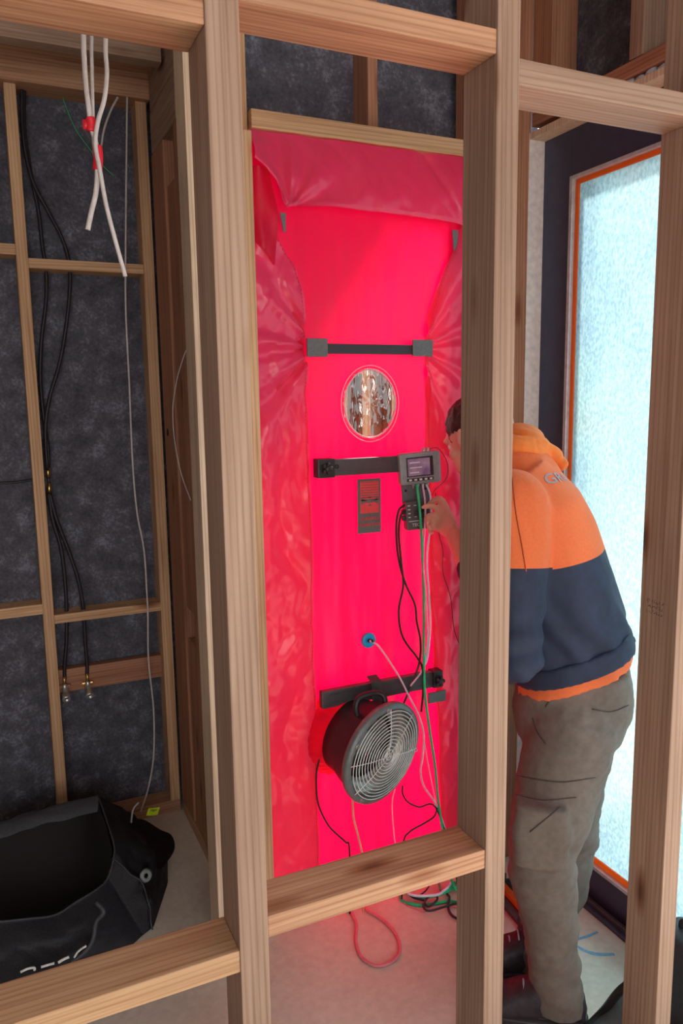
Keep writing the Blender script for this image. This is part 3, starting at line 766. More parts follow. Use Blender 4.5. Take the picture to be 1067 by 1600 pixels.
kn = cp + ga @ Vector((.016, -.021, .004))
kb = lathe('knob', kn, ga @ Vector((0, -1, 0)), [(0, .016), (.0105, .016), (.012, .013), (.0125, .002), (.015, 0), (0, 0)], M['black'], ctrl, 24)
cbx('rocker_switch', -.014, -.004, -.0265, -.020, -.002, .016, M['black'], .0015)
for k in range(2):
    cbx('socket', -.046, -.034, -.014, .002, .004-k*.018, .018-k*.018, M['black'], .003)
cbx('label_stripe', -.030, .004, -.0222, -.0214, -.0165, -.0145, M['gauge_light'], 0)
lettering('lettering', 'TEC', .013, cp+ga @ Vector((-.010, -.0225, -.027)), ga @ Vector((1, 0, 0)), ga @ Vector((0, 0, 1)), M['gauge_light'], ctrl)
for k in range(4): cbx('print_mark', -.031, -.024, -.0222, -.0214, .028-k*.011, .031-k*.011, M['gauge_light'], 0)
for k in range(3): cbx('print_mark', -.013, -.006, -.0222, -.0214, .028-k*.016, .0305-k*.016, M['gauge_light'], 0)

# ================================================================== hoses and cables
GROUPS = {'power_cable': 'black cables from the speed controller', 'water_pipe': 'black water pipes above the joiner', 'lower_pipe': 'black pipes below the joiner', 'hanging_cable': 'white cables hanging from above', 'coiled_hose': 'hoses and cables coiled on the floor', 'coiled_lead': 'hoses and cables coiled on the floor', 'sensor_wire': 'thin black wires at the gauge'}
def cable(name, px, y, r, mat, label, cat='cable', extra=(), seg=7, group=None, pre=()):
    group = group or GROUPS.get(name)
    n = len(px); ys = y if isinstance(y, (list, tuple)) else [y]*n
    pts = [Vector(q) for q in pre] + [P(a[0], a[1], y=yy) for a, yy in zip(px, ys)] + [Vector(q) for q in extra]
    return tag(tube(name, pts, r, mat, None, seg, 6), label, cat, group)
def fl(a, b, z=.006): return P(a, b, z=z)
cable('green_hose', [(651, 757), (655, 790), (658, 830), (661, 900), (662, 960), (662, 1030), (664, 1085), (671, 1140), (680, 1200), (686, 1262)], [1.846, 1.835, 1.83, 1.85, 1.865, 1.86, 1.85, 1.86, 1.87, 1.87], .0040, M['greenhose'],
      'bright green hose running from the gauge down the right edge of the red cloth', 'hose', [(1.19, 1.83, .04), (1.21, 1.80, .006)])
cable('pink_hose', [(660, 757), (664, 785), (664, 815), (661, 870), (665, 930), (668, 1000), (660, 1045), (641, 1072)], [1.846, 1.832, 1.83, 1.84, 1.85, 1.86, 1.86, 1.86], .0028, M['palehose'],
      'thin pale pink hose from the gauge hanging beside the green hose', 'hose')
cable('clear_hose', [(666, 757), (672, 775), (673, 815), (667, 870), (670, 930), (672, 980), (667, 1030), (657, 1046)], [1.846, 1.834, 1.828, 1.85, 1.86, 1.87, 1.868, 1.868], .0030, M['bluehose'],
      'clear bluish hose from the right port of the gauge', 'hose')
cable('tap_hose', [(577, 1001), (590, 1008), (606, 1030), (625, 1060), (640, 1090), (655, 1120), (662, 1150), (660, 1185), (657, 1205), (662, 1228), (678, 1252), (691, 1282)], [1.912, 1.905, 1.895, 1.862, 1.85, 1.84, 1.835, 1.82, 1.83, 1.85, 1.87, 1.87], .0030, M['palehose'],
      'translucent pink hose plugged into the blue pressure tap', 'hose', [(1.23, 1.84, .03), (1.25, 1.80, .006)])
cable('power_cable', [(632, 789), (623, 798), (619, 825), (622, 870), (633, 911), (648, 944), (651, 971), (657, 1002), (655, 1035), (643, 1070), (629, 1103)], [1.86, 1.86, 1.87, 1.89, 1.90, 1.90, 1.90, 1.90, 1.868, 1.865, 1.86], .0034, M['black'],
      'black cable from the controller swinging right then down behind the fan', 'cable')
cable('power_cable', [(634, 797), (626, 806), (623, 835), (627, 880), (630, 915), (623, 955), (629, 995), (652, 1028), (660, 1045), (661, 1080), (658, 1112)], [1.866, 1.866, 1.87, 1.89, 1.90, 1.90, 1.90, 1.89, 1.858, 1.86, 1.86], .0034, M['black'],
      'black cable from the controller bowing left below the badge', 'cable')
cable('sensor_wire', [(668, 703), (683, 700), (697, 718), (700, 738), (694, 752), (680, 765), (675, 774)], [1.862, 1.875, 1.88, 1.88, 1.88, 1.87, 1.866], .0011, M['black'], 'thin black wire looping out right of the gauge screen', 'wire')
cable('sensor_wire', [(680, 770), (683, 800), (686, 835), (692, 860), (692, 894), (704, 934), (709, 981), (717, 1005)], [1.87, 1.885, 1.89, 1.89, 1.89, 1.88, 1.88, 1.88], .0012, M['black'], 'thin black wire wandering down the right side flap below the hand', 'wire')
cable('fan_cable', [(516, 1160), (507, 1167), (498, 1190), (494, 1215), (497, 1255), (512, 1288), (528, 1305), (540, 1316), (546, 1328)], [1.85, 1.87, 1.895, 1.90, 1.905, 1.905, 1.90, 1.90, 1.89], .0028, M['black'], 'black cable leaving the left side of the fan and hanging down', 'cable', [(.86, 1.87, .006)])
cable('cream_cable', [(551, 1246), (552, 1275), (558, 1300), (564, 1325), (568, 1350)], [1.85, 1.87, 1.88, 1.88, 1.88], .0030, M['cream'], 'cream coloured cable dropping straight from beneath the fan', 'cable', [(.90, 1.86, .006)])
cable('thin_hose', [(617, 1233), (613, 1250), (613, 1272), (616, 1308), (620, 1340)], [1.86, 1.87, 1.88, 1.88, 1.88], .0018, M['palehose'], 'very thin pink tube dropping below the right side of the fan', 'hose', [(1.01, 1.87, .006)])
cable('tether_cable', [(629, 1228), (629, 1240), (637, 1253), (655, 1261), (680, 1261)], [1.85, 1.85, 1.86, 1.87, 1.872], .0026, M['black'], 'black cable curving from under the fan across to the green hose', 'cable', [(1.20, 1.85, .12), (1.21, 1.82, .006)])
cable('white_wire', [(662, 1155), (668, 1190), (675, 1225), (683, 1264), (692, 1284)], [1.85, 1.862, 1.866, 1.872, 1.87], .0016, M['white_cable'], 'thin white wire running just left of the green hose at the fan', 'wire', [(1.215, 1.85, .05), (1.22, 1.81, .006)])
cable('dark_lead', [(683, 1262), (678, 1276), (660, 1288), (640, 1300), (630, 1320)], [1.865, 1.86, 1.86, 1.86, 1.86], .0028, M['black'], 'black lead sweeping down left from the hoses at the bottom of the cloth', 'cable', [(1.03, 1.86, .006)])
# coils on the slab
def coil(name, px, r, mat, label, cat='hose', lift=0):
    pts = [fl(a, b, r+lift) for a, b in px]; return tag(tube(name, pts, r, mat, None, 7, 8), label, cat, GROUPS.get(name))
coil('coiled_hose', [(700, 1362), (668, 1372), (640, 1385), (626, 1397), (630, 1408), (655, 1414), (685, 1411), (705, 1408), (722, 1414), (735, 1424)], .0045, M['greenhose'], 'outer turn of green hose lying in a loop on the floor under the rail')
coil('coiled_hose', [(738, 1375), (716, 1384), (700, 1393), (688, 1398), (670, 1402), (650, 1402), (638, 1394), (640, 1384)], .0042, M['greenhose'], 'inner green hose crossing the coiled loops on the floor', lift=.006)
coil('coiled_lead', [(683, 1372), (687, 1385), (690, 1394), (700, 1390), (712, 1378)], .0035, M['greenhose'], 'short green hose bend standing over the coils by the rail', lift=.012)
coil('coiled_lead', [(632, 1390), (645, 1402), (662, 1407), (664, 1412), (670, 1416), (682, 1407), (682, 1400), (672, 1400), (664, 1408), (662, 1418), (672, 1423), (700, 1415), (735, 1406)], .0034, M['black'], 'black cable with a small loop lying among the green hoses', 'cable', .010)
coil('coiled_lead', [(735, 1378), (708, 1380), (696, 1392), (702, 1402), (700, 1415), (704, 1428), (716, 1436), (735, 1440)], .0040, M['black'], 'thick black cable bending to the right at the stud on the floor', 'cable', .004)
coil('coiled_lead', [(706, 1376), (700, 1386), (692, 1393), (684, 1398), (660, 1400), (642, 1398), (634, 1392)], .0045, M['bluehose'], 'pale clear hose curling across the green coils', 'hose', .018)
coil('coiled_lead', [(626, 1398), (632, 1412), (650, 1420), (664, 1424), (690, 1416), (716, 1419), (740, 1425)], .0020, M['pinkhose'], 'thin reddish wire around the outside of the floor coils', 'wire')
coil('coiled_lead', [(676, 1374), (668, 1388), (660, 1396), (650, 1401)], .0024, M['black'], 'thin black wire slanting into the coils from the rail', 'wire', .012)
coil('hose_loop', [(580, 1378), (552, 1400), (540, 1415), (549, 1428), (557, 1445), (556, 1470), (562, 1492), (577, 1505), (592, 1509), (610, 1504), (623, 1492), (624, 1475), (615, 1455), (596, 1436), (574, 1422), (566, 1400)], .0048, M['pinkhose'], 'pink hose lying in a long teardrop loop on the bare floor')
# blue marker arrow on the slab and other floor marks
def mark(px, w):
    ps = catmull([fl(a, b, .0006) for a, b in px], 5); bm = bmesh.new(); L = []
    for i, p in enumerate(ps):
        t = (ps[min(i+1, len(ps)-1)]-ps[max(i-1, 0)]).normalized(); s = Vector((-t.y, t.x, 0))*w*(1+.25*nz(i*.7, w*50))
        L.append((bm.verts.new(p-s), bm.verts.new(p+s)))
    for a, b in zip(L, L[1:]): bm.faces.new((a[0], a[1], b[1], b[0]))
    return bm
bm = mark([(897, 1470), (907, 1466), (920, 1462), (934, 1456)], .0045); bm2 = mark([(897, 1476), (915, 1486), (935, 1491), (960, 1491)], .0055)
me = D.meshes.new('t'); bm2.to_mesh(me); bm2.free(); bm.from_mesh(me)
tag(link('floor_mark', bm, M['marker']), 'blue marker arrow drawn on the slab beside the window track', 'mark')

# orange strip behind a dark rail on the floor
a0 = fl(783, 1418, 0); a1 = fl(824, 1466, 0); dr = (a1-a0).normalized(); pr = Vector((-dr.y, dr.x, 0)); pr = pr if pr.x > 0 else -pr
rail = empty('floor_rail', (a0+a1)/2, 'dark rail with an orange strip and black ticks lying on the floor behind the worker', 'rail')
def obar(name, s0, s1, t0, t1, z0, z1, mat):
    bm = box_bm((0, 0, z0), (1, 1, z1))
    for vv in bm.verts: vv.co = Vector((a0.x, a0.y, 0)) + dr*(s0+(s1-s0)*vv.co.x) + pr*(t0+(t1-t0)*vv.co.y) + Vector((0, 0, vv.co.z))
    return link(name, bm, mat, rail)
Lr = (a1-a0).length
obar('rail', -.14, Lr, .004, .030, .0, .014, M['alu']); os_ = obar('orange_strip', -.14, Lr-.02, .030, .050, .0, .030, M['seal'])
for k in range(7): obar('tick', -.10+k*.028, -.094+k*.028, .051, .075, .0, .034, M['black'])

# ================================================================== services on the left
pipes = [([(38, 128), (38, 200), (48, 270), (60, 330), (67, 390), (72, 420), (72, 470), (65, 530), (63, 590), (68, 650), (75, 700), (76, 735)], 'left'),
         ([(34, 128), (36, 210), (50, 280), (75, 330), (98, 375), (109, 420), (107, 480), (95, 560), (78, 620), (71, 670), (74, 735)], 'right')]
cable('water_pipe', [(x, y) for x, y in pipes[0][0]], [2.73]*12, .0062, M['pipe'], 'black water pipe, straighter one left of the pair, running down to the brass joiner', 'pipe')
cable('water_pipe', [(x, y) for x, y in pipes[1][0]], [2.722]*11, .0062, M['pipe'], 'black water pipe bowing out to the right under the upper noggin before the brass joiner', 'pipe')
j = empty('pipe_joiner', P(75, 752, y=2.725), 'brass pipe joiner on the black pipes at mid height beside the stud', 'pipe fitting')
for a, b in (((75, 731), (75, 746)), ((77, 755), (77, 772))): tube('brass_sleeve', [P(*a, y=2.725), P(*b, y=2.725)], .0068, M['brass'], j, 12, 2)
tube('joiner_body', [P(75, 744, y=2.725), P(77, 757, y=2.725)], .0050, M['black'], j, 10, 2)
cable('lower_pipe', [(76, 770), (82, 810), (95, 855), (101, 900), (104, 950), (104, 1000), (101, 1040), (101, 1062)], 2.712, .0066, M['pipe'], 'black pipe from the joiner down to the left tap connector', 'pipe')
cable('lower_pipe', [(78, 770), (88, 810), (107, 860), (122, 905), (130, 950), (133, 1000), (136, 1035), (136, 1056)], 2.712, .0066, M['pipe'], 'black pipe from the joiner down to the right tap connector', 'pipe')
cable('side_pipe', [(-20, 755), (20, 754), (50, 750), (70, 750)], 2.735, .0042, M['pipe'], 'thin black pipe coming in level from the left to the stud', 'pipe')
for (x, yy, lab) in ((102, 1080, 'left grey tap connector with open end below the timber board'), (138, 1075, 'right silver tap connector with winged plate on the timber board')):
    c = P(x, yy, y=2.695); t = empty('tap_connector', c, lab, 'pipe fitting', 'tap connectors under the pipes')
    tube('brass_tail', [c+Vector((0, .012, .048)), c+Vector((0, .010, .022))], .0055, M['brass'], t, 10, 2)
    dn = Vector((.02, -.85, -.50)).normalized(); e = c+Vector((0, .012, .020))
    tube('elbow', [e, c+Vector((0, .006, .005)), c+dn*.014], .0095, M['steel'], t, 12, 4)
    lathe('threaded_end', c+dn*.012, dn, [(.0095, 0), (.0125, .002), (.0125, .016), (.0135, .018), (.0135, .026), (.0080, .026), (.0080, .014), (0, .014)], M['steel'], t, 20)
    lathe('bore', c+dn*.027, dn, [(0, 0), (.0079, 0), (.0079, .003), (0, .003)], M['blacker'], t, 16)
    bm = box_bm((c.x-.020, c.y+.010, c.z+.008), (c.x+.020, c.y+.024, c.z+.018), .003); link('wing_plate', bm, M['pine_red'] if x < 110 else M['brass'], t)
# hanging electrical cables wrapped with red tape
def hang(px, y, r, label, mat='white_cable'):
    q = P(px[0][0], px[0][1], y=y); return cable('hanging_cable', px, y, r, M[mat], label, 'cable', pre=[(q.x-.01, y+.01, 2.86), (q.x, y, 2.3)])
yh = 1.32
hang([(129, 30), (131, 80), (134, 130), (139, 170), (143, 200), (150, 225), (152, 265), (150, 300), (143, 330), (137, 359)], yh, .0042, 'white cable, leftmost of the hanging ones, curling to a cut end on the left')
hang([(142, 30), (143, 80), (144, 130), (145, 180), (147, 230), (151, 262)], yh+.012, .0030, 'thinner white cable hanging in the middle of the taped bundle')
hang([(164, 30), (165, 80), (167, 115), (163, 155), (153, 190), (149, 225), (156, 265), (166, 320), (180, 375), (196, 432)], yh-.008, .0036, 'white cable, rightmost of the taped bundle, ending lowest near the upper noggin')
for q, a, b, rr, lab in ((0, (141, 184), (142, 206), .0105, 'small upper wrap of red tape on the white cables'), (1, (152, 228), (152, 266), .0105, 'longer lower wrap of red tape on the white cables')):
    pa, pb = P(*a, y=yh), P(*b, y=yh); bm = tube_bm([pa, (pa+pb)/2+Vector((.0015, 0, 0)), pb], rr*.72, 10, 4)
    if q == 0: box_bm(pa+Vector((-.012, -.001, -.018)), pa+Vector((.0, .001, -.004)), 0, bm)
    tag(link('tape_wrap', bm, M['tape'], None, True), lab, 'tape', 'red tape wraps')
cable('long_wire', [(199, 120), (198, 200), (197, 300), (196, 430), (197, 500), (202, 600), (207, 720), (214, 800), (225, 860), (229, 920), (231, 960), (232, 1030), (240, 1110), (240, 1180), (232, 1230), (220, 1268)], 2.66, .0030, M['white_cable'],
      'long white wire hanging the full height of the alcove into the bag', 'wire')
cable('grey_wire', [(184, 152), (172, 175), (162, 205), (158, 235), (158, 262)], 2.63, .0034, M['white_cable'], 'grey wire drooping left from the top plate behind the hanging cables', 'wire')
cable('green_wire', [(96, 145), (106, 175), (120, 205), (138, 230), (160, 258), (178, 275)], 2.74, .0012, M['greenhose'], 'fine green wire slanting across the felt at the top', 'wire')
cable('side_wire', [(286, 560), (276, 595), (270, 640), (273, 690), (283, 740), (298, 782)], 2.30, .0016, M['white_cable'], 'thin white wire bowing out of the alcove side framing', 'wire', pre=[P(292, 545, y=2.30)])

# ================================================================== duffel bag
bag = empty('duffel_bag', (.05, 2.3, 0), 'large open black duffel bag slumped on the floor below the taps', 'bag')
NZ = nz
near_top = [(-60, 1442), (0, 1440), (40, 1436), (85, 1430), (115, 1412), (150, 1390), (168, 1372)]
near_bot = [(-60, 1600), (0, 1585), (60, 1560), (110, 1535), (160, 1505), (205, 1478), (222, 1462)]
def lerp_tab(tab, s):
    q = s*(len(tab)-1); i = min(len(tab)-2, int(q)); f = q-i
    return (tab[i][0]*(1-f)+tab[i+1][0]*f, tab[i][1]*(1-f)+tab[i+1][1]*f)
botw = [fl(x, yv, .004) for x, yv in near_bot]
def lw(tab, s):
    q = s*(len(tab)-1); i = min(len(tab)-2, int(q)); return tab[i].lerp(tab[i+1], q-i)
topw = [P(x, yv, y=yy) for (x, yv), yy in zip(near_top, (2.06, 2.07, 2.07, 2.08, 2.10, 2.13, 2.16))]
def near_side(s, t):
    a, b = lw(botw, s), lw(topw, s); p = a.lerp(b, t); bul = math.sin(t*PI)
    e_ = 1-s**6; p.y -= e_*(.030*bul + .022*NZ(s*5, t*4, 1)*bul + .016*abs(NZ(s*9+t*5, t*6, 3))*bul); p.x += e_*.012*NZ(s*6, t*5, 8)*bul
    return p
nsd = sheet_bm(near_side, 46, 30); bmesh.ops.solidify(nsd, geom=nsd.faces[:], thickness=-.004)
link('side_panel', nsd, M['black_fab'], bag, True)
# end panel, from the near corner round to the far rim
e_bot = [fl(222, 1462, .004), fl(240, 1448, .004), P(262, 1380, z=.004), P(262, 1330, z=.004)]
e_top = [topw[-1], P(178, 1330, y=2.20), P(168, 1290, y=2.28), P(152, 1243, y=2.42)]
def end_side(s, t):
    a, b = lw(e_bot, s), lw(e_top, s); p = a.lerp(b, t)
    e_ = min(1, s*5)*math.sin(t*PI); p.x += e_*(.030 + .030*NZ(s*4, t*4, 5) + .020*abs(NZ(s*8, t*7+s*3, 6))); p.y -= e_*.014*NZ(s*5, t*6, 2)
    return p
es = sheet_bm(end_side, 34, 34); bmesh.ops.solidify(es, geom=es.faces[:], thickness=-.004)
link('end_panel', es, M['black_fab'], bag, True)
far_top = [P(-60, 1300, y=2.46), P(0, 1284, y=2.46), P(70, 1262, y=2.45), P(152, 1243, y=2.42)]
far_bot = [Vector((-.22, 2.5, .004)), Vector((0, 2.5, .004)), Vector((.2, 2.49, .004)), Vector((.37, 2.45, .004))]
def far_side(s, t):
    a, b = lw(far_bot, s), lw(far_top, s); p = a.lerp(b, t); p.y += .03*math.sin(t*PI)+.012*NZ(s*5, t*5, 4); return p
fs = sheet_bm(far_side, 26, 20); bmesh.ops.solidify(fs, geom=fs.faces[:], thickness=.004)
link('side_panel', fs, M['black_fab'], bag, True)
def linf(s, t):
    a = lw(topw, s).lerp(lw(far_top, s), t) + (lw(e_top, t)-topw[-1].lerp(far_top[-1], t))*s**5; d = max(0, math.sin(t*PI))**.6*(1-s**10)
    return Vector((a.x-.004, a.y, a.z*(1-d)+.03*d))
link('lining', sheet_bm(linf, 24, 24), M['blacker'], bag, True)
link('rim_flap', sheet_bm(lambda s, t: lw(far_top, s)+Vector((0, -.05*t+.0, .012*math.sin(t*PI)-.028*t+.008*NZ(s*7, t*3))), 30, 6), M['black_fab'], bag, True)
tube('rim_piping', [q+Vector((0, -.003, .002)) for q in topw]+[q+Vector((.002, 0, .002)) for q in e_top[1:]], .0032, M['black_fab'], bag, 6, 6)
tube('seam_piping', [end_side(.25, t/8)+Vector((.004, -.006, 0)) for t in range(9)], .0026, M['black_fab'], bag, 6, 5)
tube('carry_strap', [P(150, 1410, y=2.02), P(162, 1425, y=2.0), P(150, 1440, y=2.0), P(146, 1465, y=1.99), P(135, 1485, y=1.98), P(110, 1505, y=1.97)], .007, M['black_fab'], bag, 6, 6)
ar = P(228, 1368, y=2.16)
lathe('strap_ring', ar, (.3, -1, .4), [(.007, -.004), (.015, -.006), (.020, 0), (.015, .006), (.007, .004)], M['gauge'], bag, 24, True, True)
tube('strap_edge', [P(205, 1285, y=2.26), P(208, 1265, y=2.25), P(217, 1253, y=2.25)], .003, M['gauge'], bag, 6, 4)
# white lettering on the side: only the tops of the letters clear the rail
bm = bmesh.new()
def ns_pt(px, py):
    return P(px, py, y=1.945)
def strk(px, r=.0035): tube_bm([ns_pt(*q) for q in px], r, 5, 4, bm=bm)
strk([(32, 1519), (42, 1514), (53, 1512), (54, 1516)]); strk([(64, 1511), (74, 1508), (85, 1505)]); strk([(91, 1504), (99, 1499), (108, 1495)], .004)
strk([(116, 1496), (121, 1488), (128, 1482), (135, 1478)], .003)
link('white_lettering', bm, M['white'], bag, True)
# rounded end flap of dark fabric behind it
ec = [P(222, 1280, y=2.36), P(250, 1296, y=2.36), P(268, 1305, y=2.34), P(273, 1325, y=2.32), P(262, 1345, y=2.28), P(242, 1362, y=2.24), P(212, 1335, y=2.26), P(206, 1290, y=2.32)]
pts = catmull(ec, 5, True); bm = bmesh.new(); cc = sum(pts, Vector())/len(pts)
cv = bm.verts.new(cc+Vector((-.02, -.035, .02))); r1 = [bm.verts.new(p) for p in pts]; r2 = [bm.verts.new(p.lerp(cc, .5)+Vector((-.01, -.025, .015))) for p in pts]
n = len(pts)
for i in range(n): bm.faces.new((r1[i], r1[(i+1) % n], r2[(i+1) % n], r2[i])); bm.faces.new((r2[i], r2[(i+1) % n], cv))
bmesh.ops.solidify(bm, geom=bm.faces[:], thickness=.006); link('end_flap', bm, plain('maroon_black', (.020, .006, .010), .7), bag, True)
yt = empty('yellow_tag', P(239, 1268, y=2.40), 'small lime yellow tag with black print lying behind the bag by the post', 'tag')
bm = box_bm((-.019, -.0015, -.016), (.019, .0015, .016), .0005); Rm = Matrix.Rotation(math.radians(20), 3, 'X') @ Matrix.Rotation(math.radians(14), 3, 'Y')
for vv in bm.verts: vv.co = Rm @ vv.co + yt.location
link('tag_card', bm, M['yellow'], yt)
lettering('lettering', 'TEST', .011, yt.location + Rm @ Vector((0, -.002, .006)), Rm @ Vector((1, 0, 0)), Rm @ Vector((0, 0, 1)), M['black'], yt)
# clear offcut of packaging under the tag
# grey bag corner at the lower right of the frame
gb = empty('tool_bag', (1.35, 1.15, 0), 'grey and black soft tool bag at the foot of the right stud', 'bag')
def gbag(s, t):
    a = [fl(915, 1610, .01), fl(945, 1578, .05), P(972, 1543, z=.16), P(1010, 1520, z=.2)]; b = [fl(915, 1660, .0), fl(960, 1660, .0), fl(1000, 1650, 0), fl(1060, 1650, 0)]
    return lw(a, s).lerp(lw(b, s), t) + Vector((0, 0, .03*math.sin(t*PI)))
g1 = sheet_bm(gbag, 14, 12); bmesh.ops.solidify(g1, geom=g1.faces[:], thickness=.01); link('top_panel', g1, M['gauge'], gb, True)
tube('black_trim', [fl(912, 1612, .01), fl(943, 1580, .05), P(972, 1545, z=.16), P(1010, 1520, z=.2)], .010, M['black'], gb, 8, 5)
bk2 = loft_bm([((1.43, 1.14, z), (1, 0, 0), .055*f, (0, 1, 0), .10*f) for z, f in ((.0, .95), (.02, 1), (.16, 1.0), (.22, .96), (.24, .8))], 24, power=4)
kb2 = empty('black_case', (1.43, 1.14, 0), 'black case standing between the right stud and the window', 'case')
link('case_body', bk2, M['black_fab'], kb2, True)
tube('case_handle', [(1.43, 1.09, .235), (1.43, 1.10, .262), (1.43, 1.18, .262), (1.43, 1.19, .235)], .006, M['black'], kb2, 8, 5)

# ================================================================== the worker
fd = Vector((-.82, .57, 0)).normalized(); sd_ = Vector((.57, .82, 0)).normalized()     # facing direction, and across the shoulders away from us
up = Vector((0, 0, 1))
man = empty('person', (1.19, 1.38, 0), 'person bending forward in orange and navy hooded sweatshirt and taupe trousers, reaching for the controller', 'person')
HIP = Vector((1.283, 1.43, .80)); MID = Vector((1.215, 1.45, 1.065)); CH = Vector((1.175, 1.485, 1.235)); SH = Vector((1.135, 1.52, 1.325)); NK = P(795, 708, y=1.56); HD = P(748, 684, y=1.64)
def sec(c, d, w, dep, tilt=None):
    t = Vector(tilt).normalized(); v = sd_; uu = t.cross(v).normalized(); return (c, uu, dep, v, w)
spine = [(HIP+up*-.03, .145, .125), (HIP+up*.06, .148, .135), (HIP.lerp(MID, .5)+Vector((.01, 0, .01)), .150, .142), (MID, .156, .140), (CH+(MID-CH)*.35, .165, .132), (CH, .165, .120), (SH, .135, .095)]
def torso_bm(g=0.0, start=0, bm=None):
    secs = []
    for i in range(start, len(spine)):
        c, w, d = spine[i]; a = spine[max(i-1, 0)][0]; b = spine[min(i+1, len(spine)-1)][0]
        secs.append(sec(c, None, w+g, d+g, b-a))
    return loft_bm(secs, 28, bm, True, 2.3)
SHL = P(800, 785, y=1.375); SHR = SH + sd_*.135 + Vector((.015, 0, -.005))
ELL = P(803, 1035, y=1.315); WRL = P(712, 838, y=1.735)
ELR = P(768, 985, y=1.66); WRR = P(760, 1120, y=1.58)
def limb(bm, pts, rad, seg=16):
    n = len(pts); sm_ = catmull(pts, 4); N_ = len(sm_)
    tube_bm(sm_, lambda t: (lambda q: rad[min(int(q), n-2)]*(1-(q-min(int(q), n-2)))+rad[min(int(q), n-2)+1]*(q-min(int(q), n-2)))(t*(n-1)), seg, 1, False, bm, False)
    for p, r_ in ((pts[0], rad[0]), (pts[-1], rad[-1])): ell_bm(p, (r_*.98,)*3, bm, seg=12)
# --- body: one continuous figure (head, neck, trunk, arms, hands, legs)
HPL = HIP - sd_*.075 + Vector((0, 0, -.06)); HPR = HIP + sd_*.075 + Vector((.0, 0, -.06))
KNL = P(845, 1335, y=1.355); ANL = P(871, 1560, y=1.305); KNR = P(872, 1375, y=1.515); ANR = P(838, 1500, y=1.455)
fq = Matrix((tuple(fd), tuple(sd_), (0, 0, 1))).transposed()
hp_ = math.radians(38)                                                  # head tipped forward
ff = (fd*math.cos(hp_) - up*math.sin(hp_)); ff = (ff + Vector((.10, 1.1, 0))).normalized(); hs_ = ff.cross(up).normalized(); hu = hs_.cross(ff).normalized()
HM = Matrix((tuple(ff), tuple(-hs_), tuple(hu))).transposed()           # x forward, y to his left, z crown
def hpnt(x, y, z): return HD + HM @ Vector((x, y, z))
bm = bmesh.new()
ell_bm(hpnt(-.010, 0, .022), (.094, .073, .082), bm, HM, 24); ell_bm(hpnt(.030, 0, -.042), (.058, .055, .062), bm, HM, 20); ell_bm(hpnt(.052, 0, -.078), (.026, .028, .024), bm, HM, 14)
ell_bm(hpnt(.070, 0, .018), (.022, .050, .014), bm, HM, 14); ell_bm(hpnt(.088, 0, -.018), (.018, .011, .014), bm, HM, 12); ell_bm(hpnt(.082, 0, .002), (.012, .008, .022), bm, HM, 12)
ell_bm(hpnt(.074, 0, -.050), (.014, .024, .006), bm, HM, 12); ell_bm(hpnt(.072, 0, -.060), (.013, .020, .006), bm, HM, 12)
for k in (-1, 1):
    ell_bm(hpnt(-.005, k*.076, -.005), (.018, .007, .030), bm, HM, 12); ell_bm(hpnt(.055, k*.036, -.020), (.020, .018, .016), bm, HM, 12)
limb(bm, [hpnt(-.025, 0, -.03), NK, SH+Vector((.02, -.01, -.02))], [.055, .058, .075])
secs = []
for i, (c, w, d) in enumerate(spine):
    a = spine[max(i-1, 0)][0]; b = spine[min(i+1, len(spine)-1)][0]; secs.append(sec(c, None, w-.045, d-.045, b-a))
loft_bm(secs, 24, bm)
limb(bm, [SHL, SHL.lerp(ELL, .5), ELL, ELL.lerp(WRL, .5), WRL], [.050, .045, .040, .036, .027])
limb(bm, [SHR, SHR.lerp(ELR, .5), ELR, ELR.lerp(WRR, .5), WRR], [.050, .045, .040, .036, .027])
limb(bm, [HPL, HPL.lerp(KNL, .5), KNL, KNL.lerp(ANL, .45), ANL], [.085, .072, .052, .050, .036]); limb(bm, [HPR, HPR.lerp(KNR, .5), KNR, KNR.lerp(ANR, .45), ANR], [.085, .072, .052, .050, .036])
for an in (ANL, ANR): limb(bm, [an, an+fd*.06-up*.04, an+fd*.12-up*.055], [.036, .030, .022])
# hands: palm, four unequal fingers and thumb leaving the side near the wrist
def hand(bm, wr, palm_dir, thumb_dir, curls, spread=.018, reach=None, scale=1.0):
    f = palm_dir.normalized(); t = (thumb_dir - f*thumb_dir.dot(f)).normalized(); nn = f.cross(t)   # nn: towards the palm side or back
    pc = wr + f*.048*scale
    loft_bm([(wr, t, .024*scale, nn, .019*scale), (wr+f*.02*scale, t, .029*scale, nn, .018*scale), (pc, t, .038*scale, nn, .016*scale), (wr+f*.082*scale, t, .040*scale, nn, .013*scale), (wr+f*.092*scale, t, .036*scale, nn, .009*scale)], 16, bm)
    tips = []
    for k, (ln, cu) in enumerate(curls):
        base = wr + f*.082*scale + t*(.030-.020*k)*scale; d = f.copy(); pts = [base - f*.01]; p = base
        for L_, a in zip((.44, .31, .25), cu):
            d = (Matrix.Rotation(a, 3, t) @ d); p = p + d*ln*L_*scale; pts.append(p)
        limb(bm, pts, [.0098*scale, .0092*scale, .0085*scale, .0072*scale], 10); tips.append((pts[-1], d, t))
    return pc, f, t, nn, tips
pd = (P(668, 792, y=1.845) - WRL)
td = Vector((-.15, .15, 1))
sgn = 1
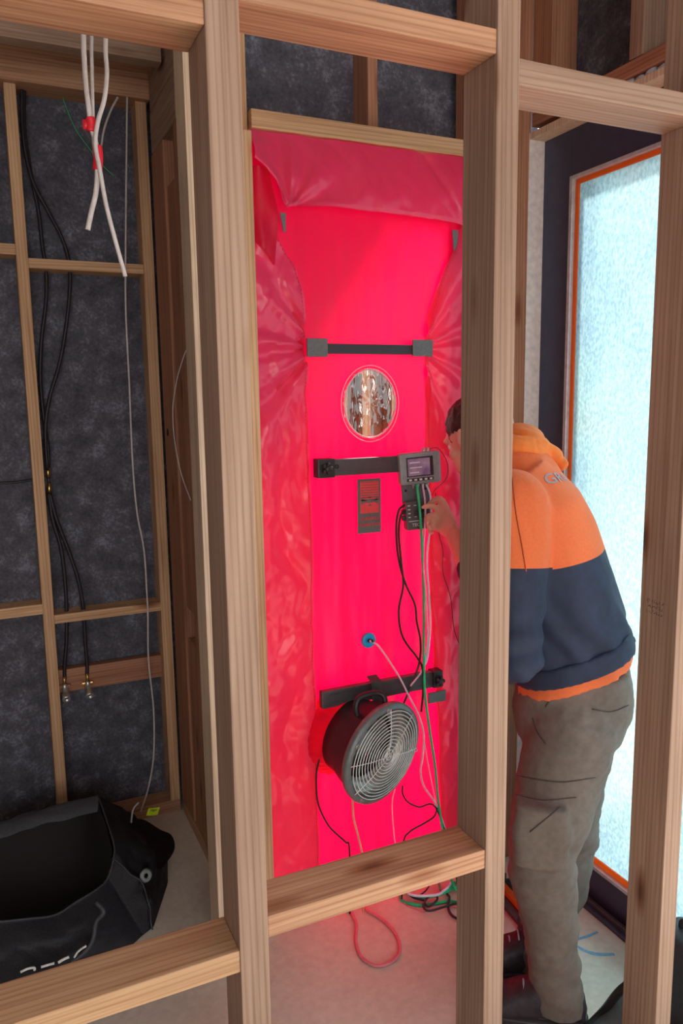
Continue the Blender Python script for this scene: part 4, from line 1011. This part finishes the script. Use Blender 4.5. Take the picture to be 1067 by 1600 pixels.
# fingers curl away from us, behind the hand, towards the controller
pc, f_, t_, n_2, tips = hand(bm, WRL, pd, td, [(.066, (.35*sgn, .75*sgn, .4*sgn)), (.070, (1.0*sgn, 1.1*sgn, .5*sgn)), (.066, (1.15*sgn, 1.2*sgn, .6*sgn)), (.054, (1.25*sgn, 1.2*sgn, .6*sgn))], scale=.92)
tb = WRL + f_*.022 + t_*.018
thumb = [tb, P(690, 783, y=1.80), P(678, 783, y=1.825), P(669, 789, y=1.84)]
limb(bm, thumb, [.0135, .0115, .0100, .0075], 10)
hand(bm, WRR, Vector((.05, .1, -.9)), Vector((-.5, -.8, 0)), [(.070, (.2, .3, .2)), (.078, (.25, .35, .2)), (.072, (.3, .4, .2)), (.056, (.35, .4, .2))], scale=.92)
limb(bm, [WRR+Vector((-.010, -.012, -.02)), WRR+Vector((-.022, -.032, -.05)), WRR+Vector((-.022, -.036, -.08))], [.0125, .0105, .008], 10)
me = remeshed(bm, .0045, 2, .5)
body = link_mesh('body', me, M['skin'], man)
bm = ell_bm(thumb[-1] + Vector((-.001, -.0062, .003)), (.0045, .0016, .0058)); link('thumb_nail', bm, M['nail'], body, True)
# --- eyes, hair
for k in (-1, 1):
    e = link('eye', ell_bm(hpnt(.064, k*.031, .000), (.0125,)*3, None, HM, 14), M['eye'], body, True)
    link('iris', ell_bm(hpnt(.0735, k*.031, .000), (.0045, .0060, .0060), None, HM, 10), M['iris'], e, True)
bm = bmesh.new(); ell_bm(hpnt(-.011, 0, .030), (.092, .077, .085), bm, HM, 32); me = remeshed(bm, .005, 1)
inv = HM.transposed(); kill = []
bmx = bmesh.new(); bmx.from_mesh(me)
for v_ in bmx.verts:
    l = inv @ (v_.co-HD)
    if (l.z < -.012 and l.x > -.045) or (l.x > .052 and l.z < .055) or l.z < -.058 or (abs(l.y) > .06 and l.x > .012 and l.z < .02): kill.append(v_)
    v_.co += (v_.co-HD).normalized()*(.004*nz(l.x*60, l.y*60, l.z*60)+.0015*nz(l.x*200, l.y*200, l.z*60))
bmesh.ops.delete(bmx, geom=kill, context='VERTS'); link('hair', bmx, M['hair'], man, True)
# --- trousers
bm = bmesh.new()
loft_bm([sec(HIP+up*-.13+Vector((-.012, 0, 0)), None, .140, .125, up), sec(HIP+up*-.07, None, .150, .145, up), sec(HIP+up*.0, None, .150, .142, up), sec(HIP+up*.055, None, .145, .134, up)], 28, bm, True, 2.2)
limb(bm, [HPL+Vector((.0, 0, 0)), HPL.lerp(KNL, .35)+Vector((.0, 0, 0)), HPL.lerp(KNL, .7), KNL, KNL.lerp(ANL, .3)+Vector((.005, 0, 0)), KNL.lerp(ANL, .65), ANL+up*.015], [.106, .104, .092, .080, .072, .063, .056], 20)
limb(bm, [HPR, HPR.lerp(KNR, .35), HPR.lerp(KNR, .7), KNR, KNR.lerp(ANR, .3), KNR.lerp(ANR, .65), ANR+up*.03], [.110, .110, .096, .082, .072, .062, .055], 20)
loft_bm([(ANL+up*.05, fd, .058, sd_, .052), (ANL+up*.0, fd, .060, sd_, .054), (ANL+up*-.025+fd*-.004, fd, .064, sd_, .056)], 20, bm)
loft_bm([(ANR+up*.05, fd, .054, sd_, .050), (ANR+up*-.01, fd, .056, sd_, .052)], 20, bm)
# cargo pocket pouch on the near thigh
kc = HPL.lerp(KNL, .72) - sd_*.070 + fd*.03
loft_bm([(kc+up*.075, fd, .060, sd_, .045), (kc, fd, .072, sd_, .050), (kc-up*.075, fd, .062, sd_, .045)], 18, bm, True, 3.5)
me = remeshed(bm, .0065, 5)
def trw(p, n):
    low = 1-sm((p.z-.30)/.5)
    a = .0065*nz(p.x*7, p.y*7, p.z*16+p.x*8) + .0045*abs(nz(p.x*10, p.y*9, p.z*34-p.x*14))*(.5+low) + .0015*nz(p.x*40, p.y*40, p.z*50)
    k = math.exp(-((p.z-.36)/.09)**2)+math.exp(-((p.z-.16)/.06)**2)*.6
    return a + .0045*k*nz(p.x*6+3, p.y*6, p.z*42-p.x*16)*1.6
displace(me, trw)
tr = link_mesh('trousers', me, M['trouser'], man)
# --- seams laid on the near trouser side
bvh = BVHTree.FromPolygons([v.co for v in me.vertices], [p.vertices[:] for p in me.polygons])
cam0 = Vector((0, 0, H))
def onto(bv, u_, v_, off=.001):
    d = (P(u_, v_, y=2)-cam0).normalized(); h = bv.ray_cast(cam0, d); return (h[0] - d*off) if h[0] else None
def seam(bv, px, r_, mat, name, par):
    pts = [q for q in (onto(bv, *p) for p in catmull2(px)) if q]
    if len(pts) > 2: tube(name, pts, r_, mat, par, 5, 1, False, False)
def catmull2(px): return [(q.x, q.y) for q in catmull([Vector((a, b, 0)) for a, b in px], 5)]
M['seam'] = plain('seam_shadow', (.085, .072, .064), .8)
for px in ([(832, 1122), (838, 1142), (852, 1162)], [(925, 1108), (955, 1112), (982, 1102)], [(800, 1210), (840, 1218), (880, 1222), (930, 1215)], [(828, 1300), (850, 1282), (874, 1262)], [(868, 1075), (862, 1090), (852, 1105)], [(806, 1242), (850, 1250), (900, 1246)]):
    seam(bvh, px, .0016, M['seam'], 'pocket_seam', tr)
# --- orange shirt hem under the sweatshirt
bm = loft_bm([sec(HIP+Vector((.0, 0, .032)), None, .160, .148, (-.36, .12, 1)), sec(HIP+Vector((-.004, 0, .080)), None, .155, .142, (-.36, .12, 1))], 40, None, True, 2.3)
me = remeshed(bm, .008, 2); displace(me, lambda p, n: .0015*math.sin(p.x*90+p.y*60)); link_mesh('shirt_hem', me, M['orange_cloth'], man)
# --- hooded sweatshirt
bm = bmesh.new()
hem = [(HIP+Vector((-.004, 0, .085)), .150, .140)]+[(c, w, d) for c, w, d in spine[1:]]
secs = []
for i, (c, w, d) in enumerate(hem):
    a = hem[max(i-1, 0)][0]; b = hem[min(i+1, len(hem)-1)][0]; secs.append(sec(c, None, w+.012, d+.012, (b-a) if i else Vector((-.36, .12, 1))))
loft_bm(secs, 32, bm, True, 2.2)
ell_bm(HIP+Vector((-.022, .0, .150)), (.128, .140, .050), bm, None, 24)       # blouson of cloth above the ribbed hem
limb(bm, [SHL+Vector((.0, -.0, -.01)), SHL.lerp(ELL, .3), SHL.lerp(ELL, .65), ELL, ELL.lerp(WRL, .18), ELL.lerp(WRL, .45), WRL.lerp(ELL, .30)], [.088, .082, .070, .062, .060, .055, .040], 18)
limb(bm, [SHR+Vector((.0, 0, -.01)), SHR.lerp(ELR, .3), SHR.lerp(ELR, .65), ELR, ELR.lerp(WRR, .45), WRR.lerp(ELR, .1)], [.085, .080, .070, .060, .052, .040], 18)
limb(bm, [SH+Vector((.03, -.01, -.01)), NK+Vector((.012, -.006, -.01))], [.105, .080], 18)
me = remeshed(bm, .0065, 5)
def hdw(p, n):
    b = .010*nz(p.x*5, p.y*5, p.z*6)+.007*abs(nz(p.x*9+p.z*6, p.y*9, p.z*5))-.002
    el = math.exp(-((p-ELL).length/.12)**2); b += .006*el*math.sin(p.z*95+p.y*40)
    wb_ = math.exp(-((p.z-.95)/.10)**2); b += .004*wb_*math.sin(p.x*70+p.z*55+3*nz(p.x*6, p.y*6, p.z*6))
    return b
displace(me, hdw)
ca = (ELL-SHL).normalized(); AC = SHL.lerp(ELL, .41)                        # sleeve seam
q1 = P(822, 893, y=1.36); q2 = P(950, 846, y=1.40); pn = (q2-q1).cross(sd_).normalized(); pn = pn if pn.z > 0 else -pn
bmq = bmesh.new(); bmq.from_mesh(me)
for co, no in ((q1, pn), (AC, -ca)): bmesh.ops.bisect_plane(bmq, geom=bmq.verts[:]+bmq.edges[:]+bmq.faces[:], plane_co=co, plane_no=no, dist=1e-5)
bmq.to_mesh(me); bmq.free()
hood_o = link_mesh('sweatshirt', me, [M['orange_cloth'], M['navy']], man)
for pl_ in me.polygons:
    c = pl_.center; aa = ELL-SHL; t_a = (c-SHL).dot(aa)/aa.dot(aa); dist = (c-(SHL+aa*max(0, min(1, t_a)))).length
    cf = WRL-ELL; t_f = (c-ELL).dot(cf)/cf.dot(cf); df = (c-(ELL+cf*max(0, min(1, t_f)))).length
    trunk = (c-q1).dot(pn) < 0; arm = dist < .088 and (c-MID).dot(sd_) < -.125
    nav = ((c-AC).dot(ca) > 0) if arm else trunk
    if df < .085 and t_f > 0: nav = True
    pl_.material_index = 1 if nav else 0
# ribbed hem band
bm = loft_bm([sec(HIP+Vector((.0, 0, .060)), None, .168, .155, (-.36, .12, 1)), sec(HIP+Vector((-.012, 0, .112)), None, .164, .149, (-.36, .12, 1))], 44, None, True, 2.3)
me2 = remeshed(bm, .007, 3); link_mesh('ribbed_hem', me2, M['navy'], hood_o)
# hood lying on the shoulders
bm = bmesh.new()
hc = NK+Vector((.015, -.015, .020)); rt_ = Matrix.Rotation(math.radians(-18), 3, 'Y')
for k in range(26):
    a = 2*PI*k/26; q = hc + fd*(.062*math.cos(a)) + sd_*(.080*math.sin(a)) + up*(.012*math.cos(a)); ell_bm(q, (.028, .028, .032), bm, None, 10)
ell_bm(NK+Vector((.060, -.030, .006)), (.060, .078, .028), bm, Matrix.Rotation(math.radians(32), 3, 'Y'), 20)
ell_bm(NK+Vector((.025, -.020, .040)), (.052, .072, .030), bm, Matrix.Rotation(math.radians(14), 3, 'Y'), 20)
ell_bm(NK+Vector((.100, -.045, -.028)), (.022, .055, .020), bm, None, 16)
me3 = remeshed(bm, .005, 3); displace(me3, lambda p, n: .005*nz(p.x*18, p.y*14, p.z*26)+.003*math.sin(p.z*110+p.x*60+p.y*30))
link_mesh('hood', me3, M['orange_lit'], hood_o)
# print across the back, pressed onto the cloth
bh = BVHTree.FromPolygons([v.co for v in me.vertices], [p.vertices[:] for p in me.polygons])
tm = text_mesh('GRA', .046, 0, 'LEFT', 1.02)
bt = bmesh.new(); bt.from_mesh(tm); bmesh.ops.triangulate(bt, faces=bt.faces[:])
bmesh.ops.subdivide_edges(bt, edges=bt.edges[:], cuts=3, use_grid_fill=True)
org = P(846, 738, y=1.45); nb = (-fd*.75+up*.66).normalized(); tu = (sd_*.80 + Vector((.25, 0, -.42))).normalized(); tv = nb.cross(tu)
if tv.z < 0: tv = -tv
h0 = onto(bh, 851, 752); org = h0 if h0 else org
for v_ in bt.verts:
    p = org + tu*v_.co.x*1.0 + tv*v_.co.y*.85 + nb*.15; h = bh.ray_cast(p, -nb)
    v_.co = (h[0]+h[1]*.0015) if h[0] else p-nb*.15
link('back_print', bt, M['print'], hood_o)
seam(bh, [(822, 893), (815, 850), (806, 800), (800, 745)], .0014, plain('orange_seam', (.45, .08, .02), .8), 'sleeve_seam', hood_o)
# --- boots
def boot(an, yaw, lab):
    d = (Matrix.Rotation(yaw, 3, 'Z') @ fd); s = up.cross(d).normalized(); g0 = Vector((an.x, an.y, 0))
    sec_ = [(-.075, .030, .032, .045), (-.055, .036, .050, .055), (-.02, .038, .062, .062), (.02, .040, .060, .060), (.06, .045, .046, .046), (.11, .048, .034, .034), (.155, .044, .028, .028), (.185, .030, .022, .024)]
    bm = bmesh.new()
    loft_bm([(g0+d*x+up*(h+.008), s, w, up, h) for x, w, h, _ in sec_], 18, bm, True, 2.4)
    loft_bm([(g0+up*.05, d, .052, s, .040), (g0+up*.10-d*.005, d, .050, s, .040), (g0+up*.135-d*.008, d, .049, s, .041)], 18, bm)
    m_ = remeshed(bm, .005, 3); displace(m_, lambda p, n: .002*nz(p.x*40, p.y*40, p.z*40))
    b = link_mesh('boot', m_, M['shoe'], man)
    so = loft_bm([(g0+d*.052+up*z, d, .136*f, s, .046*f) for z, f in ((.0, .97), (.004, 1.0), (.018, 1.0), (.022, .97))], 28, None, True, 2.7); link('sole', so, M['black'], b, True)
    for k in range(4):
        c = g0+d*(.050+.022*k)+up*(.112-.020*k); tube('lace', [c-s*.022-up*.006, c+up*.003, c+s*.022-up*.006], .0024, M['lace'], b, 6, 4)
    tube('collar_edge', [g0+up*.14+d*.050*math.cos(2*PI*k/16)+s*.041*math.sin(2*PI*k/16) for k in range(16)], .005, M['shoe'], b, 6, 1, True)
boot(ANL+fd*.01, .0, ''); boot(ANR, .1, '')
